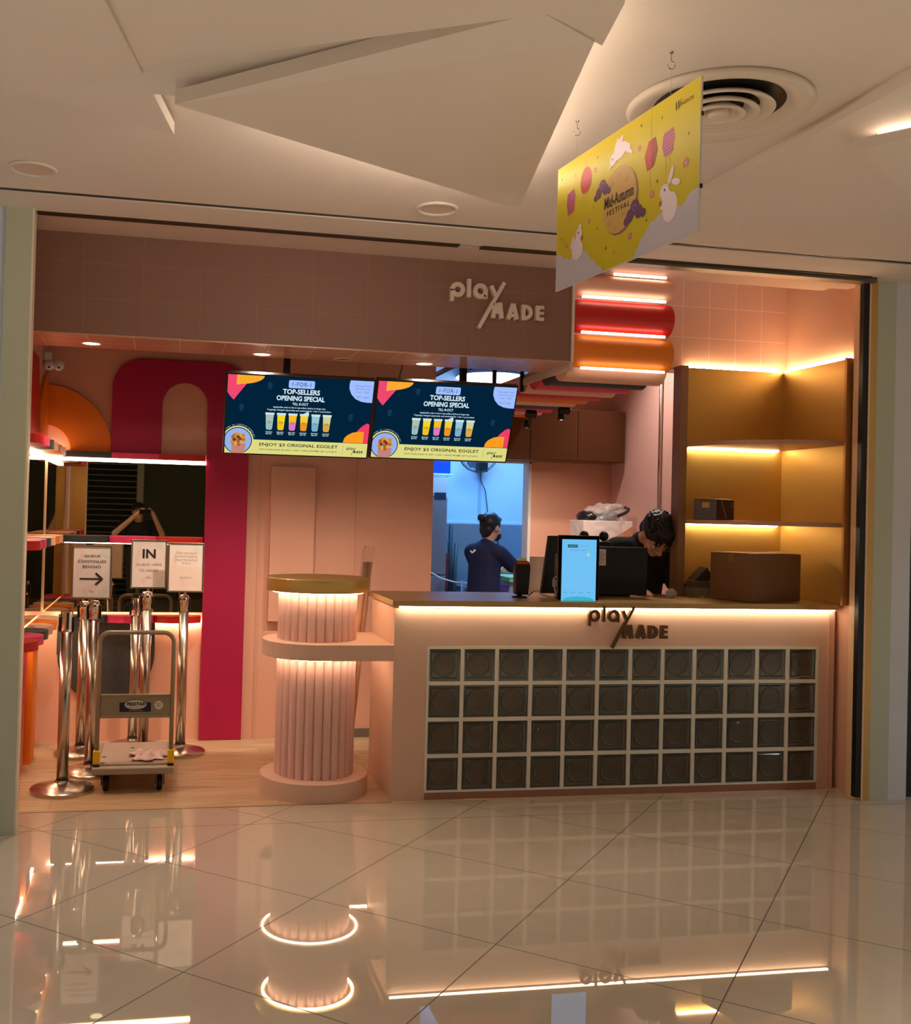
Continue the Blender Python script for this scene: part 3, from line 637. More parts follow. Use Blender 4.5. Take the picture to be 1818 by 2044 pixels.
# ------------------------------------------------------------------ screens
def make_tv():
    Wd, Hh = .852, .488; w2, h2 = Wd / 2, Hh / 2
    t = thing('menu_screen', 'left wide menu screen showing the top-sellers promotion', 'screen', (0, 0, 0))
    MB().box(-w2, w2, 0, .045, -h2, h2).build('casing', mat('tv_casing', (20, 19, 20), .3, var=.02), t, world=False, bevel=.004)
    A = Art(-.0005, .0005); iw, ih = Wd - .02, Hh - .02
    X = lambda f: -iw / 2 + f * iw; Y = lambda f: ih / 2 - f * ih
    def P(c, pts, l): 
        pts = clip([(X(a), Y(b)) for a, b in pts], -iw / 2, iw / 2, -ih / 2, ih / 2)
        if len(pts) > 2: A.poly(screen(c), pts, l)
    def C(c, fx, fy, r, l, a0=0, a1=2 * PI, n=36):
        pts = clip([(X(fx) + r * iw * math.cos(a0 + (a1 - a0) * i / n), Y(fy) + r * iw * math.sin(a0 + (a1 - a0) * i / n)) for i in range(n)], -iw / 2, iw / 2, -ih / 2, ih / 2)
        if len(pts) > 2: A.poly(screen(c), pts, l)
    def T(c, s_, x0, x1, y0, y1, bold=.0, l=6, ls=1.0): A.text(screen(c), s_, X(x0), X(x1), Y(y1), Y(y0), l, bold, ls)
    NV = (2, 34, 58); YG = (222, 218, 132); LB = (160, 190, 255); WH = (214, 236, 246); DK = (30, 34, 34)
    P(NV, [(0, 0), (1, 0), (1, 1), (0, 1)], 1)
    # petals
    P((240, 72, 112), [(0, 0), (.09, 0), (.13, .10), (.115, .14), (.09, .20), (.045, .315), (.02, .27), (0, .22)], 2)
    P((250, 170, 48), [(.06, 0), (.245, 0)] + [(.06 + .185 * math.cos(a), .115 * math.sin(a) + .0) for a in [PI / 2 * i / 10 for i in range(1, 10)]] + [(.07, .125), (.058, .12)], 3)
    P((240, 62, 100), [(1, .81), (1, .565), (.985, .545), (.96, .57), (.925, .63), (.905, .69), (.905, .81)], 2)
    P((250, 156, 32), [(.822, .81), (.83, .75), (.85, .71), (.885, .675), (.925, .66), (.965, .66), (.965, .81)], 3)
    P(YG, [(0, .815), (1, .815), (1, 1), (0, 1)], 4)
    P(LB, [(.835, 0), (1.0, 0), (1.0, .275), (.96, .275), (.92, .265), (.88, .235), (.85, .18), (.832, .11), (.83, .05)], 3)
    A.poly(screen(LB), rrect(X(.412), X(.59), Y(.135), Y(.035), .008), 3)
    T((24, 52, 96), '1-FOR-1', .437, .565, .058, .108, 0, 6, 1.15)
    T(WH, 'TOP-SELLERS', .375, .63, .148, .212, .03); T(WH, 'OPENING SPECIAL', .335, .668, .232, .296, .03)
    T(WH, 'TILL 8-OCT', .446, .556, .318, .350, .02)
    T(WH, 'Applicable only to the 6 top-sellers below in large size.', .315, .68, .372, .398, .012); T(WH, 'Toppings charged separately and excluded for 1-for-1 promotion.', .275, .72, .408, .434, .012)
    BL = (92, 120, 196)
    T(BL, 'Opening Hours', .868, .985, .052, .08); T(BL, '(5-8 Oct only)', .872, .98, .092, .12); T(BL, '11am - 10pm', .88, .975, .132, .158); T(BL, "T&C's apply", .88, .975, .195, .222)
    cups = (((150, 190, 190), (170, 190, 184)), ((240, 196, 30), (244, 214, 40)), ((220, 120, 200), (244, 190, 40)), ((240, 150, 30), (244, 206, 60)), ((120, 176, 204), (150, 200, 216)), ((216, 170, 70), (206, 210, 150)))
    for i, (lo, hi) in enumerate(cups):
        x = .297 + i * .0795
        P(hi, [(x - .028, .475), (x + .028, .475), (x + .0215, .66), (x - .0215, .66)], 3); P(lo, [(x - .0245, .575), (x + .0245, .575), (x + .021, .66), (x + .016, .68), (x - .016, .68), (x - .021, .66)], 4)
        P((206, 228, 232), [(x - .032, .458), (x + .032, .458), (x + .030, .485), (x - .030, .485)], 5)
        if i == 3: P((206, 228, 232), [(x - .01, .46), (x + .026, .425), (x + .032, .46)], 5)
        for k in ringq(X(x), Y(.58), .0095, .0108, 0, 2 * PI, 14): A.poly(screen((170, 120, 40)), k, 6)
        A.text(screen((170, 120, 40)), '~', X(x - .012), X(x + .012), Y(.59), Y(.57), 6)
        T(WH, ('TARO', 'MANGO', 'BERRY TWIST', 'ORANGE', 'BROWN SUGAR', 'OOLONG')[i], x - .024, x + .024, .700, .717, .01); T(WH, 'MILK TEA', x - .020, x + .020, .723, .739, .01)
    # round picture of the waffle puffs
    C(YG, .088, .835, .108, 5); C(NV, .088, .835, .098, 6); C((150, 176, 236), .088, .835, .092, 7)
    P((196, 130, 120), [(.045, .87), (.145, .87), (.135, 1.0), (.05, 1.0)], 8)
    rnd = random.Random(3)
    for k in range(34):
        a = rnd.random() * 2 * PI; r = rnd.random() ** .5 * .048
        C(((176, 96, 36), (206, 138, 60), (120, 56, 30), (214, 168, 70))[k % 4], .094 + r * math.cos(a), .825 + r * 1.7 * math.sin(a), .013, 9, n=14)
    st = 'Visual for illustration purposes only'
    for i, ch in enumerate(st):
        if ch == ' ': continue
        a = 2.35 - i * .058; R = .118 * iw; cx, cy = X(.088) + R * math.cos(a), Y(.835) + R * math.sin(a); th = a - PI / 2
        gw = .0024 * min(glyphs(ch, .01)[2], 1.1); A.text(screen(WH), ch, -gw, gw, -.0022, .0022 + (.0014 if ch in 'Vlfdt' else 0), 6, .01, T=lambda p: (cx + p[0] * math.cos(th) - p[1] * math.sin(th), cy + p[0] * math.sin(th) + p[1] * math.cos(th)))
    T(DK, 'ENJOY $3 ORIGINAL EGGLET', .238, .79, .852, .905, .016); T(DK, 'WITH PURCHASE OF ANY 1-FOR-1 USING PROMO SET! (U.P $3.5)', .238, .785, .93, .955, .008)
    P((150, 150, 90), [(.824, .84), (.826, .84), (.826, .965), (.824, .965)], 6)
    logo_art(A, screen(DK), X(.853), Y(.865), .118 * iw, 6)
    for fx, fy in ((.285, .11), (.10, .40), (.86, .47)):
        for k in ringq(X(fx), Y(fy), .014, .016, 0, 2 * PI, 16): A.poly(screen((16, 56, 84)), k, 2)
        P((16, 56, 84), [(fx - .014, fy - .035), (fx + .014, fy - .035), (fx + .010, fy + .05), (fx - .010, fy + .05)], 2)
    A.build(t, {k: 'screen_picture' for k in A.m})
    # bracket behind
    MB().box(-.10, .10, .045, .075, -.10, .10).build('bracket', BLACK, t, world=False)
    return t
tv = make_tv(); tv2 = copy_tree(tv)
for o, x, y, z in ((tv, -.512, .36, 2.112), (tv2, .348, .36, 2.118)):
    o.location = (x, y, z); o.rotation_euler = (.42, 0, 0)
tv2['label'] = 'right wide menu screen showing the same top-sellers promotion, next to the kitchen doorway'
for g in (tv, tv2): g['group'] = 'menu screens hanging under the soffit'
for x, lb, y in ((-.575, 'black ceiling pole holding the left menu screen', .50), (.50, 'black ceiling pole holding the right menu screen', .50)):
    t = thing('screen_pole', lb, 'pole', (x, y, 2.2))
    MB().box(x - .019, x + .019, y - .019, y + .019, 2.15, 3.5).build('pole', BLACK, t)
    MB().box(x - .03, x + .03, .415, y + .019, 2.12, 2.17).build('arm', BLACK, t)
def rack():
    t = thing('ceiling_rack', 'black steel ceiling frame with hanger rods behind the right screen', 'frame', (.75, .9, 3.0))
    for x in (.80, .985): MB().box(x - .011, x + .011, .8, .822, 2.38, 3.5).build('hanger_rod', BLACK, t)
    MB().box(.60, 1.0, 1.2, 1.225, 2.60, 2.63).build('crossbar', BLACK, t)
    MB().box(.65, .68, 1.2, 3.0, 2.585, 2.61).build('crossbar', BLACK, t)
rack()
tag(MB().tube([(.11, .46, 2.50), (.112, .47, 2.44), (.10, .47, 2.40), (.095, .45, 2.34)], .004, 6).build('hanging_cable', BLACK, smooth=True), 'short black cable dangling from the soffit behind the right screen', 'cable')

# ------------------------------------------------------------------ counter with glass bricks
def counter():
    t = thing('service_counter', 'peach service counter with a brass-coloured top and a wall of glass bricks', 'counter', (1.4, .3, 0))
    gx, gz, P_ = .1913, .0389, .2
    b = MB().box(0, gx, 0, .62, 0, 1.052).box(gx + 2.4, 2.70, 0, .62, 0, 1.052).box(gx, gx + 2.4, 0, .62, gz + .8, 1.052).box(gx, gx + 2.4, .06, .62, 0, gz + .8)
    b.build('body', PEACHL, t)
    MB().box(gx, gx + 2.4, -.004, .06, 0, gz).build('plinth', mat('plinth_brown', (150, 108, 90), .5), t)
    tp = MB().prism([(-.02, -.03), (2.70, -.03), (2.70, .64), (-.02, .64)], 1.065, 1.098, 'z'); tp.build('countertop', GOLDT, t, bevel=.003)
    MB().box(.02, 2.68, -.027, -.015, 1.058, 1.064).build('light_strip', glow('led_counter', (1, .78, .52), 27), t)
    MB().box(2.655, 2.66, -.006, -.001, .02, 1.05).build('edge_strip', PEACHD, t)
    g = MB(); hw = .0105
    for i in range(13): x = gx + i * P_; g.box(max(x - hw, gx - .004), min(x + hw, gx + 2.404), -.003, .05, gz, gz + .8)
    for j in range(5): z = gz + j * P_; g.box(gx, gx + 2.4, -.0025, .049, max(z - hw, gz), min(z + hw, gz + .804))
    g.build('grout_grid', mat('grout_white', (228, 222, 208), .7), t)
    gm = mat('smoked_glass', (80, 74, 62), .12, 0, coat=.6, var=.12, nscale=9); lm = mat('smoked_glass_lens', (86, 76, 62), .22, 0, coat=.3, var=.25, nscale=14); rm = mat('smoked_glass_rim', (66, 68, 58), .10, 0, coat=.8, var=.1)
    h = P_ / 2 - hw
    def ringbox(o1, o2, y1, y2):
        return [(o, y) for o, y in ((o1, y1), (o2, y2))]
    mb = MB(); L = [(h, .012), (h - .004, .006), (h - .012, .006), (h - .018, .012), (h - .024, .014), (h - .024, .050), (h, .050)]
    n = len(L); vs = [];
    for o, y in L: vs += [(-o, y, -o), (o, y, -o), (o, y, o), (-o, y, o)]
    fs = []
    for k in range(4):
        for c in range(4): d = (c + 1) % 4; fs.append((k * 4 + c, k * 4 + d, (k + 1) * 4 + d, (k + 1) * 4 + c))
    fs.append((16, 17, 18, 19)); mb.add(vs, fs)
    block = mb.mesh('glass_block', rm)
    mb2 = MB().add([(-h + .024, .0138, -h + .024), (h - .024, .0138, -h + .024), (h - .024, .0138, h - .024), (-h + .024, .0138, h - .024)], [(0, 1, 2, 3)])
    pane = mb2.mesh('pane', gm)
    mb3 = MB(); prof = [(0, .0128), (.056, .0125), (.0615, .0105), (.0645, .0105), (.067, .0136)]; N = 28; vs = []; 
    for r, y in prof[1:]:
        for i in range(N): a = 2 * PI * i / N; vs.append((r * math.cos(a), y, r * math.sin(a)))
    fs = [list(range(N))]
    for j in range(3):
        for i in range(N): k = (i + 1) % N; fs.append((j * N + i, j * N + k, (j + 1) * N + k, (j + 1) * N + i))
    mb3.add(vs, fs); lens = mb3.mesh('round_lens', lm)
    for j in range(4):
        for i in range(12):
            o = bpy.data.objects.new('glass_block', block); COL.objects.link(o); o.parent = t
            o.location = (gx + (i + .5) * P_ - 1.4, -.3, gz + (j + .5) * P_)
            for nm, me in (('pane', pane), ('round_lens', lens)):
                c = bpy.data.objects.new(nm, me); COL.objects.link(c); c.parent = o
counter()

# ------------------------------------------------------------------ fluted round column stand
def column():
    cx, cy = -.385, .285
    t = thing('fluted_stand', 'round pink fluted stand with a brass disc top, joined to the counter by a ledge', 'stand', (cx, cy, 0))
    def fl(z0, z1, R, r):
        mb = MB().lathe([(R - .012, z0), (R - .012, z1)], cx, cy, 48); n = 26
        for i in range(n):
            a = 2 * PI * i / n + .06; x, y = cx + (R - .006) * math.cos(a), cy + (R - .006) * math.sin(a)
            mb.lathe([(r, z0), (r, z1)], x, y, 12)
        return mb
    MB().lathe([(0, 0), (.305, 0), (.305, .097), (.302, .10), (0, .10)], cx, cy, 72).build('base', PEACHL, t, auto=True)
    fl(.10, .765, .205, .0258).build('lower_fluting', COLUMN, t, auto=True)
    led_ = MB().lathe([(.262, .759), (.270, .759), (.270, .7635), (.262, .7635), (.262, .759)], cx, cy, 64, ang=1.5 * PI, a0=.62 * PI); led_.build('lower_light_ring', glow('led_ring', (1, .76, .50), 30), t)
    pts = circ(cx, cy, .31, 36, PI / 2, 1.5 * PI) + [(-.002, cy - .31), (-.002, cy + .31)]
    MB().prism(pts, .765, .852, 'z').build('ledge', PEACHL, t, bevel=.003)
    fl(.852, 1.125, .205, .0258).build('upper_fluting', COLUMN, t, auto=True)
    MB().lathe([(.248, 1.117), (.26, 1.117), (.26, 1.1235), (.248, 1.1235), (.248, 1.117)], cx, cy, 64).build('upper_light_ring', MATS['led_ring'], t)
    MB().lathe([(0, 1.125), (.292, 1.125), (.294, 1.128), (.294, 1.196), (.291, 1.2), (0, 1.2)], cx, cy, 72).build('brass_disc_top', mat('brass_disc', (206, 172, 96), .36, .5, var=.05), t, auto=True)
    MB().box(-.12, -.01, .50, .512, .757, .7635).build('light_bar', MATS['led_ring'], t)
column()
def rolls():
    t = thing('wrapped_tubes', 'long tubes in clear plastic wrap leaning behind the fluted stand', 'tubes', (-.12, .66, 0))
    pm = mat('paper_tube', (206, 164, 132), .6); pm2 = mat('grey_tube', (140, 128, 116), .4)
    for dx, m, s_ in ((-.014, pm, 0), (.014, pm, .01), (.001, pm2, .02)):
        MB().tube([(-.135 + dx, .665 + s_, .002), (-.028 + dx, .665 + s_, 1.27)], .014, 12).build('tube', m, t, smooth=True)
    wrap = mat('clear_wrap', (240, 220, 206), .18, trans=.85, ior=1.12, alpha=.5, var=.02, bump=.8, nscale=25)
    pts = []; 
    MB().tube([(-.14, .67, .004), (-.08, .67, .7), (-.032, .67, 1.25), (-.020, .67, 1.33), (-.016, .67, 1.365)], [.034, .036, .036, .040, .030], 14).build('plastic_wrap', wrap, t, smooth=True)
rolls()

# ------------------------------------------------------------------ corner shelf unit
def shelves():
    t = thing('corner_shelf', 'brass corner shelf unit with two lit shelves standing on the counter end', 'shelf unit', (2.3, .4, 1.098))
    MB().box(1.985, 2.715, .575, .598, 1.10, 2.56).build('back_panel', GOLD, t)
    MB().box(2.70, 2.728, -.10, .575, 1.10, 2.56).build('side_panel', GOLD, t)
    MB().box(1.935, 1.985, .50, .598, 1.10, 2.56).build('post', mat('post_gold', (150, 112, 82), .45, .4), t)
    MB().box(2.665, 2.70, -.115, -.095, 1.10, 2.56).build('front_edge', mat('edge_gold', (190, 134, 76), .45, .4), t)
    def plan(): return [(1.986, .573), (1.986, .50)] + [(2.699 - .70 * math.sin(a) , .52 - .62 * math.cos(a)) for a in [PI / 2 - PI / 2 * i / 14 for i in range(1, 15)]] + [(2.699, .573)]
    for z in (2.045, 1.558):
        MB().prism(plan(), z, z + .026, 'z').build('shelf', mat('shelf_edge', (196, 150, 120), .4, .4), t, bevel=.002)
        MB().box(2.03, 2.66, .545, .565, z - .008, z - .0015).build('light_strip', glow('led_shelf', (1, .84, .56), 30), t)
    MB().box(2.02, 2.68, .58, .594, 2.562, 2.570).build('top_light', glow('led_top', (1, .74, .42), 45), t)
    MB().box(2.705, 2.718, -.08, .57, 2.562, 2.570).build('top_light', MATS['led_top'], t)
shelves()
def carton(name, label, x0, x1, y0, y1, z0, h, rz, m, top, extra=None):
    cx, cy = (x0 + x1) / 2, (y0 + y1) / 2; w, d = (x1 - x0) / 2, (y1 - y0) / 2
    t = thing(name, label, 'box', (cx, cy, z0), rz)
    MB().box(-w, w, -d, d, 0, h).build('body', m, t, world=False, bevel=.002)
    mb = MB().add([(-w, -d, h + .002), (w, -d, h + .002), (w, -.002, h + .012), (-w, -.002, h + .004), (-w, .002, h + .004), (w, .002, h + .014), (w, d, h + .002), (-w, d, h + .002)], [(0, 1, 2, 3), (4, 5, 6, 7)])
    mb.build('flap', top, t, world=False)
    if extra: extra(t, w, d, h)
    return t
KR = mat('kraft_card_backlit', (126, 90, 58), .75, var=.05); KRT = mat('kraft_top', (196, 146, 92), .7)  # shade of the backlit body put into its colour; flaps keep lighter kraft
def tape(t, w, d, h):
    MB().box(-w - .001, -w + .0, -.02, .02, h - .05, h).build('tape', mat('tape', (150, 110, 70), .25), t, world=False)
carton('cardboard_box', 'large brown cardboard box on the counter end in front of the brass shelf', 2.115, 2.545, .10, .42, 1.10, .285, .32, KR, KRT, tape)
def prod(t, w, d, h):
    a = Art(-d - .0005, .0005); a.poly(mat('box_gold_line', (170, 130, 84), .5), [(-.05, h * .95), (-.042, h * .95), (.012, .01), (.004, .01)], 1)
    for k in ringq(.065, h * .8, .009, .012, .3, 2 * PI, 14): a.poly(mat('box_print', (150, 130, 112), .5), k, 1)
    a.text(mat('box_print', 0), 'COFFEE', .045, .085, h * .66, h * .70, 1); a.text(mat('box_print', 0), 'MACHINE', -.085, -.06, h * .1, h * .13, 1); a.build(t)
    o = MB().box(-w - .001, -w, -d + .005, d - .005, .003, h - .003).build('side_print', mat('box_side', (92, 90, 92), .5), t, world=False)
    MB().box(-w - .002, -w - .001, -.03, .025, h * .6, h * .86).build('side_sticker', mat('box_sticker', (196, 150, 84), .5), t, world=False)
carton('product_box', 'small black printed box on the middle brass shelf', 2.03, 2.20, .30, .47, 1.584, .125, .42, mat('box_black', (34, 26, 24), .45), mat('box_top', (170, 130, 90), .5), prod)
carton('paper_box', 'flat grey printed box lowest in the pile beside the cardboard box', 1.99, 2.11, .38, .52, 1.10, .055, 0, mat('box_grey', (120, 112, 96), .6), mat('box_grey_top', (160, 140, 110), .6))
carton('paper_box', 'small brown box lying on the flat grey box', 2.0, 2.11, .39, .51, 1.157, .04, 0, mat('box_brown', (96, 72, 50), .6), mat('box_brown_top', (140, 110, 80), .6))
def wedge():
    tag(MB().prism([(2.005, 1.205), (2.11, 1.205), (2.11, 1.25), (2.085, 1.285)], .40, .50).build('tilted_carton', mat('wedge_dark', (40, 30, 24), .6)), 'dark tilted carton on top of the small pile beside the cardboard box', 'box')
wedge()

# ------------------------------------------------------------------ cabinets, steel splashback, pipe, items behind the counter
def cabinet():
    t = thing('wall_cabinet', 'row of bronze wall cabinets high on the back wall right of the screens', 'cabinet', (1.9, 2.6, 2.05))
    MB().box(1.25, 2.50, 2.5, 2.8, 2.045, 2.47).build('body', mat('cabinet_side', (120, 82, 58), .5), t)
    for a, b in ((1.26, 1.66), (1.665, 2.065), (2.075, 2.49)): MB().box(a, b, 2.485, 2.5, 2.05, 2.465).build('door', BRONZE, t, bevel=.002)
cabinet()
tag(MB().box(1.79, 2.52, 2.785, 2.799, .9, 1.24).build('splashback', STEEL), 'brushed steel splashback low on the wall right of the kitchen doorway', 'panel')
def track(x, y, z, label):
    t = thing('track_light', label, 'spotlight', (x, y, z), group='spotlights under the coloured rolls')
    MB().box(x - .04, x + .04, y - .02, y + .02, 2.355, 2.40).build('track_clip', BLACK, t)
    MB().tube([(x, y, 2.39), (x, y, z)], .006, 8).build('stem', BLACK, t)
    MB().lathe([(0, .05), (.024, .045), (.028, -.01), (.024, -.012)], 0, 0, 20, cap=False).build('shade', mat('lamp_black', (24, 22, 22), .4), t, world=False, smooth=True)
    MB().lathe([(0, -.008), (.024, -.008)], 0, 0, 18).build('lens', glow('track_lens', (1, .9, .78), 14), t, world=False)
    for c in t.children[-2:]: c.rotation_euler = (.75, 0, 0)
track(1.575, 1.60, 2.30, 'small black spotlight under the coloured rolls, the nearer of the two')
track(1.42, 1.90, 2.26, 'small black spotlight under the coloured rolls beside the right screen')
def back_bench():
    t = thing('back_bench', 'steel work bench along the wall behind the counter', 'bench', (2.15, 2.4, 0))
    MB().box(1.82, 2.51, 2.1, 2.78, .86, .90).build('worktop', STEEL, t)
    MB().box(1.85, 2.50, 2.15, 2.76, .1, .86).build('carcass', mat('bench_body', (150, 140, 130), .5), t)
    for x in (1.87, 2.47):
        for y in (2.17, 2.73): MB().box(x - .02, x + .02, y - .02, y + .02, 0, .1).build('leg', STEEL, t)
back_bench()
tag(MB().tube([(2.50, 1.88, 0), (2.50, 1.88, 3.49)], .013, 10).build('conduit_pipe', STEEL, smooth=True), 'thin steel conduit pipe running up the right side wall', 'pipe')
tag(MB().box(2.46, 2.52, 1.25, 1.33, 2.33, 2.45).build('wall_speaker', BLACK, bevel=.012), 'small dark fitting high on the right side wall', 'fitting')
def wrapped():
    t = thing('wrapped_appliance', 'white carton with black gear on top wrapped in clear plastic by the back wall', 'box', (2.22, 2.35, .9))
    MB().box(2.03, 2.45, 2.22, 2.5, .9, 1.56).build('carton', mat('white_card', (236, 222, 216), .6), t, bevel=.004)
    MB().prism([(2.25, 1.40), (2.449, 1.52), (2.449, 1.38), (2.20, 1.33)], 2.2185, 2.2195).build('carton_print', mat('card_print', (200, 140, 104), .5), t)
    for x, rx in ((2.12, .095), (2.30, .08)): MB().ellipsoid((x, 2.34, 1.585), (rx, .12, .06), 18).build('black_gear', mat('gear_black', (30, 28, 30), .25), t, smooth=True)
    MB().tube([(2.34 + .085 * math.cos(a), 2.25 + .03 * math.sin(a), 1.635 + .026 * math.sin(a) + .3 * .085 * math.cos(a)) for a in [2 * PI * i / 24 for i in range(24)]], .013, 8, closed=True).build('black_loop', mat('gear_black', 0), t, smooth=True)
    w = MB().add([(1.99, 2.17, 1.2), (2.48, 2.17, 1.2), (2.48, 2.54, 1.2), (1.99, 2.54, 1.2), (2.0, 2.18, 1.55), (2.48, 2.18, 1.57), (2.48, 2.53, 1.57), (2.0, 2.53, 1.55), (2.07, 2.23, 1.68), (2.44, 2.19, 1.74), (2.44, 2.46, 1.73), (2.07, 2.46, 1.68)],
                 [(0, 1, 5, 4), (1, 2, 6, 5), (2, 3, 7, 6), (3, 0, 4, 7), (4, 5, 9, 8), (5, 6, 10, 9), (6, 7, 11, 10), (7, 4, 8, 11), (8, 9, 10, 11)])
    o = w.build('plastic_wrap', mat('crinkled_film', (250, 244, 240), .1, alpha=.24, bump=6.0, nscale=22, spec=1.0), t, smooth=True)
    s_ = o.modifiers.new('sub', 'SUBSURF'); s_.levels = 4; s_.render_levels = 4
    tx = bpy.data.textures.new('crinkle', 'CLOUDS'); tx.noise_scale = .045; d_ = o.modifiers.new('d', 'DISPLACE'); d_.texture = tx; d_.strength = .05
wrapped()

def pos():
    t = thing('order_tablet', 'upright tablet kiosk with a bright blue screen at the front of the counter', 'tablet', (1.09, .06, 1.098))
    MB().box(-.125, .125, 0, .022, .004, .375).build('casing', BLACKG, t, world=False, bevel=.004)
    MB().box(-.09, .09, .01, .12, 0, .012).build('stand_foot', BLACK, t, world=False)
    a = Art(-.001, .0005); S = lambda x0, x1, z0, z1: [(x0, z0), (x1, z0), (x1, z1), (x0, z1)]
    a.poly(screen((112, 192, 244)), S(-.105, .105, -.006, .352), 1); a.poly(screen((60, 178, 200)), [(-.095, -.006), (.095, -.006)] + [(.095 * math.cos(q), -.006 + .03 * math.sin(q) ** .6) for q in [PI * i / 14 for i in range(1, 14)]], 2)
    a.poly(screen((10, 78, 84)), S(-.07, -.01, .305, .322), 2); a.text(screen((150, 210, 220)), 'ORDER HERE', -.064, -.016, .310, .317, 3)
    a.text(screen((80, 150, 196)), 'Have here', .0, .055, .311, .317, 3); a.text(screen((60, 120, 170)), 'Please select from below', -.055, .04, .288, .294, 3)
    a.poly(screen((190, 214, 150)), circ(.055, .265, .009, 16), 2); a.poly(screen((130, 200, 240)), S(-.085, .07, .255, .257), 2)
    for i in range(4): a.text(screen((50, 110, 160)), 'item', -.09 + i * .048, -.07 + i * .048, .045, .053, 3)
    a.build(t, {k: 'screen_picture' for k in a.m})
    m = thing('till_monitor', 'black monitor seen from behind on the counter, left of the tablet', 'monitor', (1.16, .36, 1.098), .15)
    MB().prism([(-.20, .02), (.14, .02), (.14, .365), (-.155, .365)], -.012, .012).build('panel', BLACK, m, world=False, bevel=.004)
    MB().box(-.04, .04, -.05, .11, 0, .014).build('foot', BLACK, m, world=False); MB().box(-.025, .025, .012, .04, .014, .2).build('stem', BLACK, m, world=False)
    MB().box(-.115, -.05, -.016, -.012, .07, .26).build('grey_plate', mat('plate_grey', (110, 100, 92), .4), m, world=False)
    MB().box(-.13, -.09, -.018, -.012, .06, .10).build('paper_tag', mat('paper', (214, 196, 186), .6), m, world=False)
    m = thing('till_monitor', 'wide black monitor seen from behind on the counter, right of the tablet', 'monitor', (1.50, .38, 1.098), -.04)
    MB().box(-.175, .165, -.012, .012, .012, .305).build('panel', BLACK, m, world=False, bevel=.004)
    MB().box(-.06, .06, .0, .12, 0, .012).build('foot', BLACK, m, world=False)
    MB().box(-.165, -.105, -.0145, -.012, .19, .29).build('paper_label', mat('paper', 0), m, world=False)
    a = Art(-.0146, .0004)
    for k in range(7): a.poly(mat('label_ink', (120, 104, 98), .6), S(-.158, -.126 + .01 * (k % 3), .205 + k * .011, .208 + k * .011), 1)
    a.build(m)
    b = thing('till_box', 'black till unit between the tablet and the wide monitor', 'till', (1.34, .5, 1.098))
    MB().box(1.235, 1.46, .44, .56, 1.10, 1.432).build('body', BLACK, b, bevel=.004)
    h = thing('headphones', 'black headphones lying on top of the till unit behind the tablet', 'headphones', (1.38, .50, 1.43))
    for x in (1.305, 1.435): MB().ellipsoid((x, .50, 1.464), (.028, .04, .032), 14).build('ear_cup', BLACK, h, smooth=True)
    MB().tube([(1.305, .50, 1.475), (1.33, .53, 1.45), (1.37, .54, 1.442), (1.41, .53, 1.45), (1.435, .50, 1.475)], .008, 8).build('headband', BLACK, h, smooth=True)
    c = thing('card_terminal', 'black card terminal with an orange top on a stand at the left of the counter', 'card reader', (.80, .22, 1.098))
    MB().lathe([(0, 1.098), (.045, 1.098), (.045, 1.106), (.014, 1.11), (.014, 1.14), (0, 1.14)], .80, .24, 24).build('stand', BLACK, c, smooth=True)
    mb = MB().prism([(.760, 1.118), (.840, 1.118), (.848, 1.28), (.838, 1.315), (.766, 1.315), (.754, 1.28)], .19, .24); mb.build('body', BLACK, c, bevel=.008)
    MB().box(.766, .834, .187, .24, 1.296, 1.312).build('orange_rim', mat('terminal_orange', (200, 62, 30), .4), c, bevel=.003)
    MB().box(.775, .825, .2, .23, 1.312, 1.33).build('paper_roll', mat('receipt_paper', (200, 226, 180), .6), c)
    for x, z in ((.785, 1.265), (.812, 1.265), (.80, 1.22)): MB().lathe([(0, 0), (.0035, 0), (.0035, .002), (0, .002)], 0, 0, 8).build('screw', STEEL, c, world=False).location = (x - .80, .188 - .22, z - 1.098)
    tag(MB().tube([(.862, .26, 1.11), (.866, .2, 1.135), (.872, .15, 1.15), (.90, .14, 1.125), (.95, .12, 1.112), (.99, .14, 1.115), (1.0, .20, 1.16), (1.02, .27, 1.21), (1.06, .31, 1.225), (1.10, .31, 1.22)], .0045, 6).build('white_cable', mat('cable_white', (190, 180, 168), .5), smooth=True), 'white cable curling across the counter behind the tablet', 'cable')
    from mathutils import noise as nz
    bg = MB().ellipsoid((1.825, .36, 1.122), (.034, .022, .030), 28)
    bg.v = [tuple(Vector(v) + Vector((nz.noise(Vector(v) * 60), nz.noise(Vector(v) * 60 + Vector((5, 0, 0))), nz.noise(Vector(v) * 55 + Vector((0, 9, 0))))) * .013) for v in bg.v]; bg.v = [(x, y, max(z, 1.0995)) for x, y, z in bg.v]
    tag(bg.build('plastic_bag', mat('bag_film', (200, 196, 188), .25, alpha=.7)), 'crumpled clear plastic bag on the counter in front of the bowed person', 'bag')
pos()

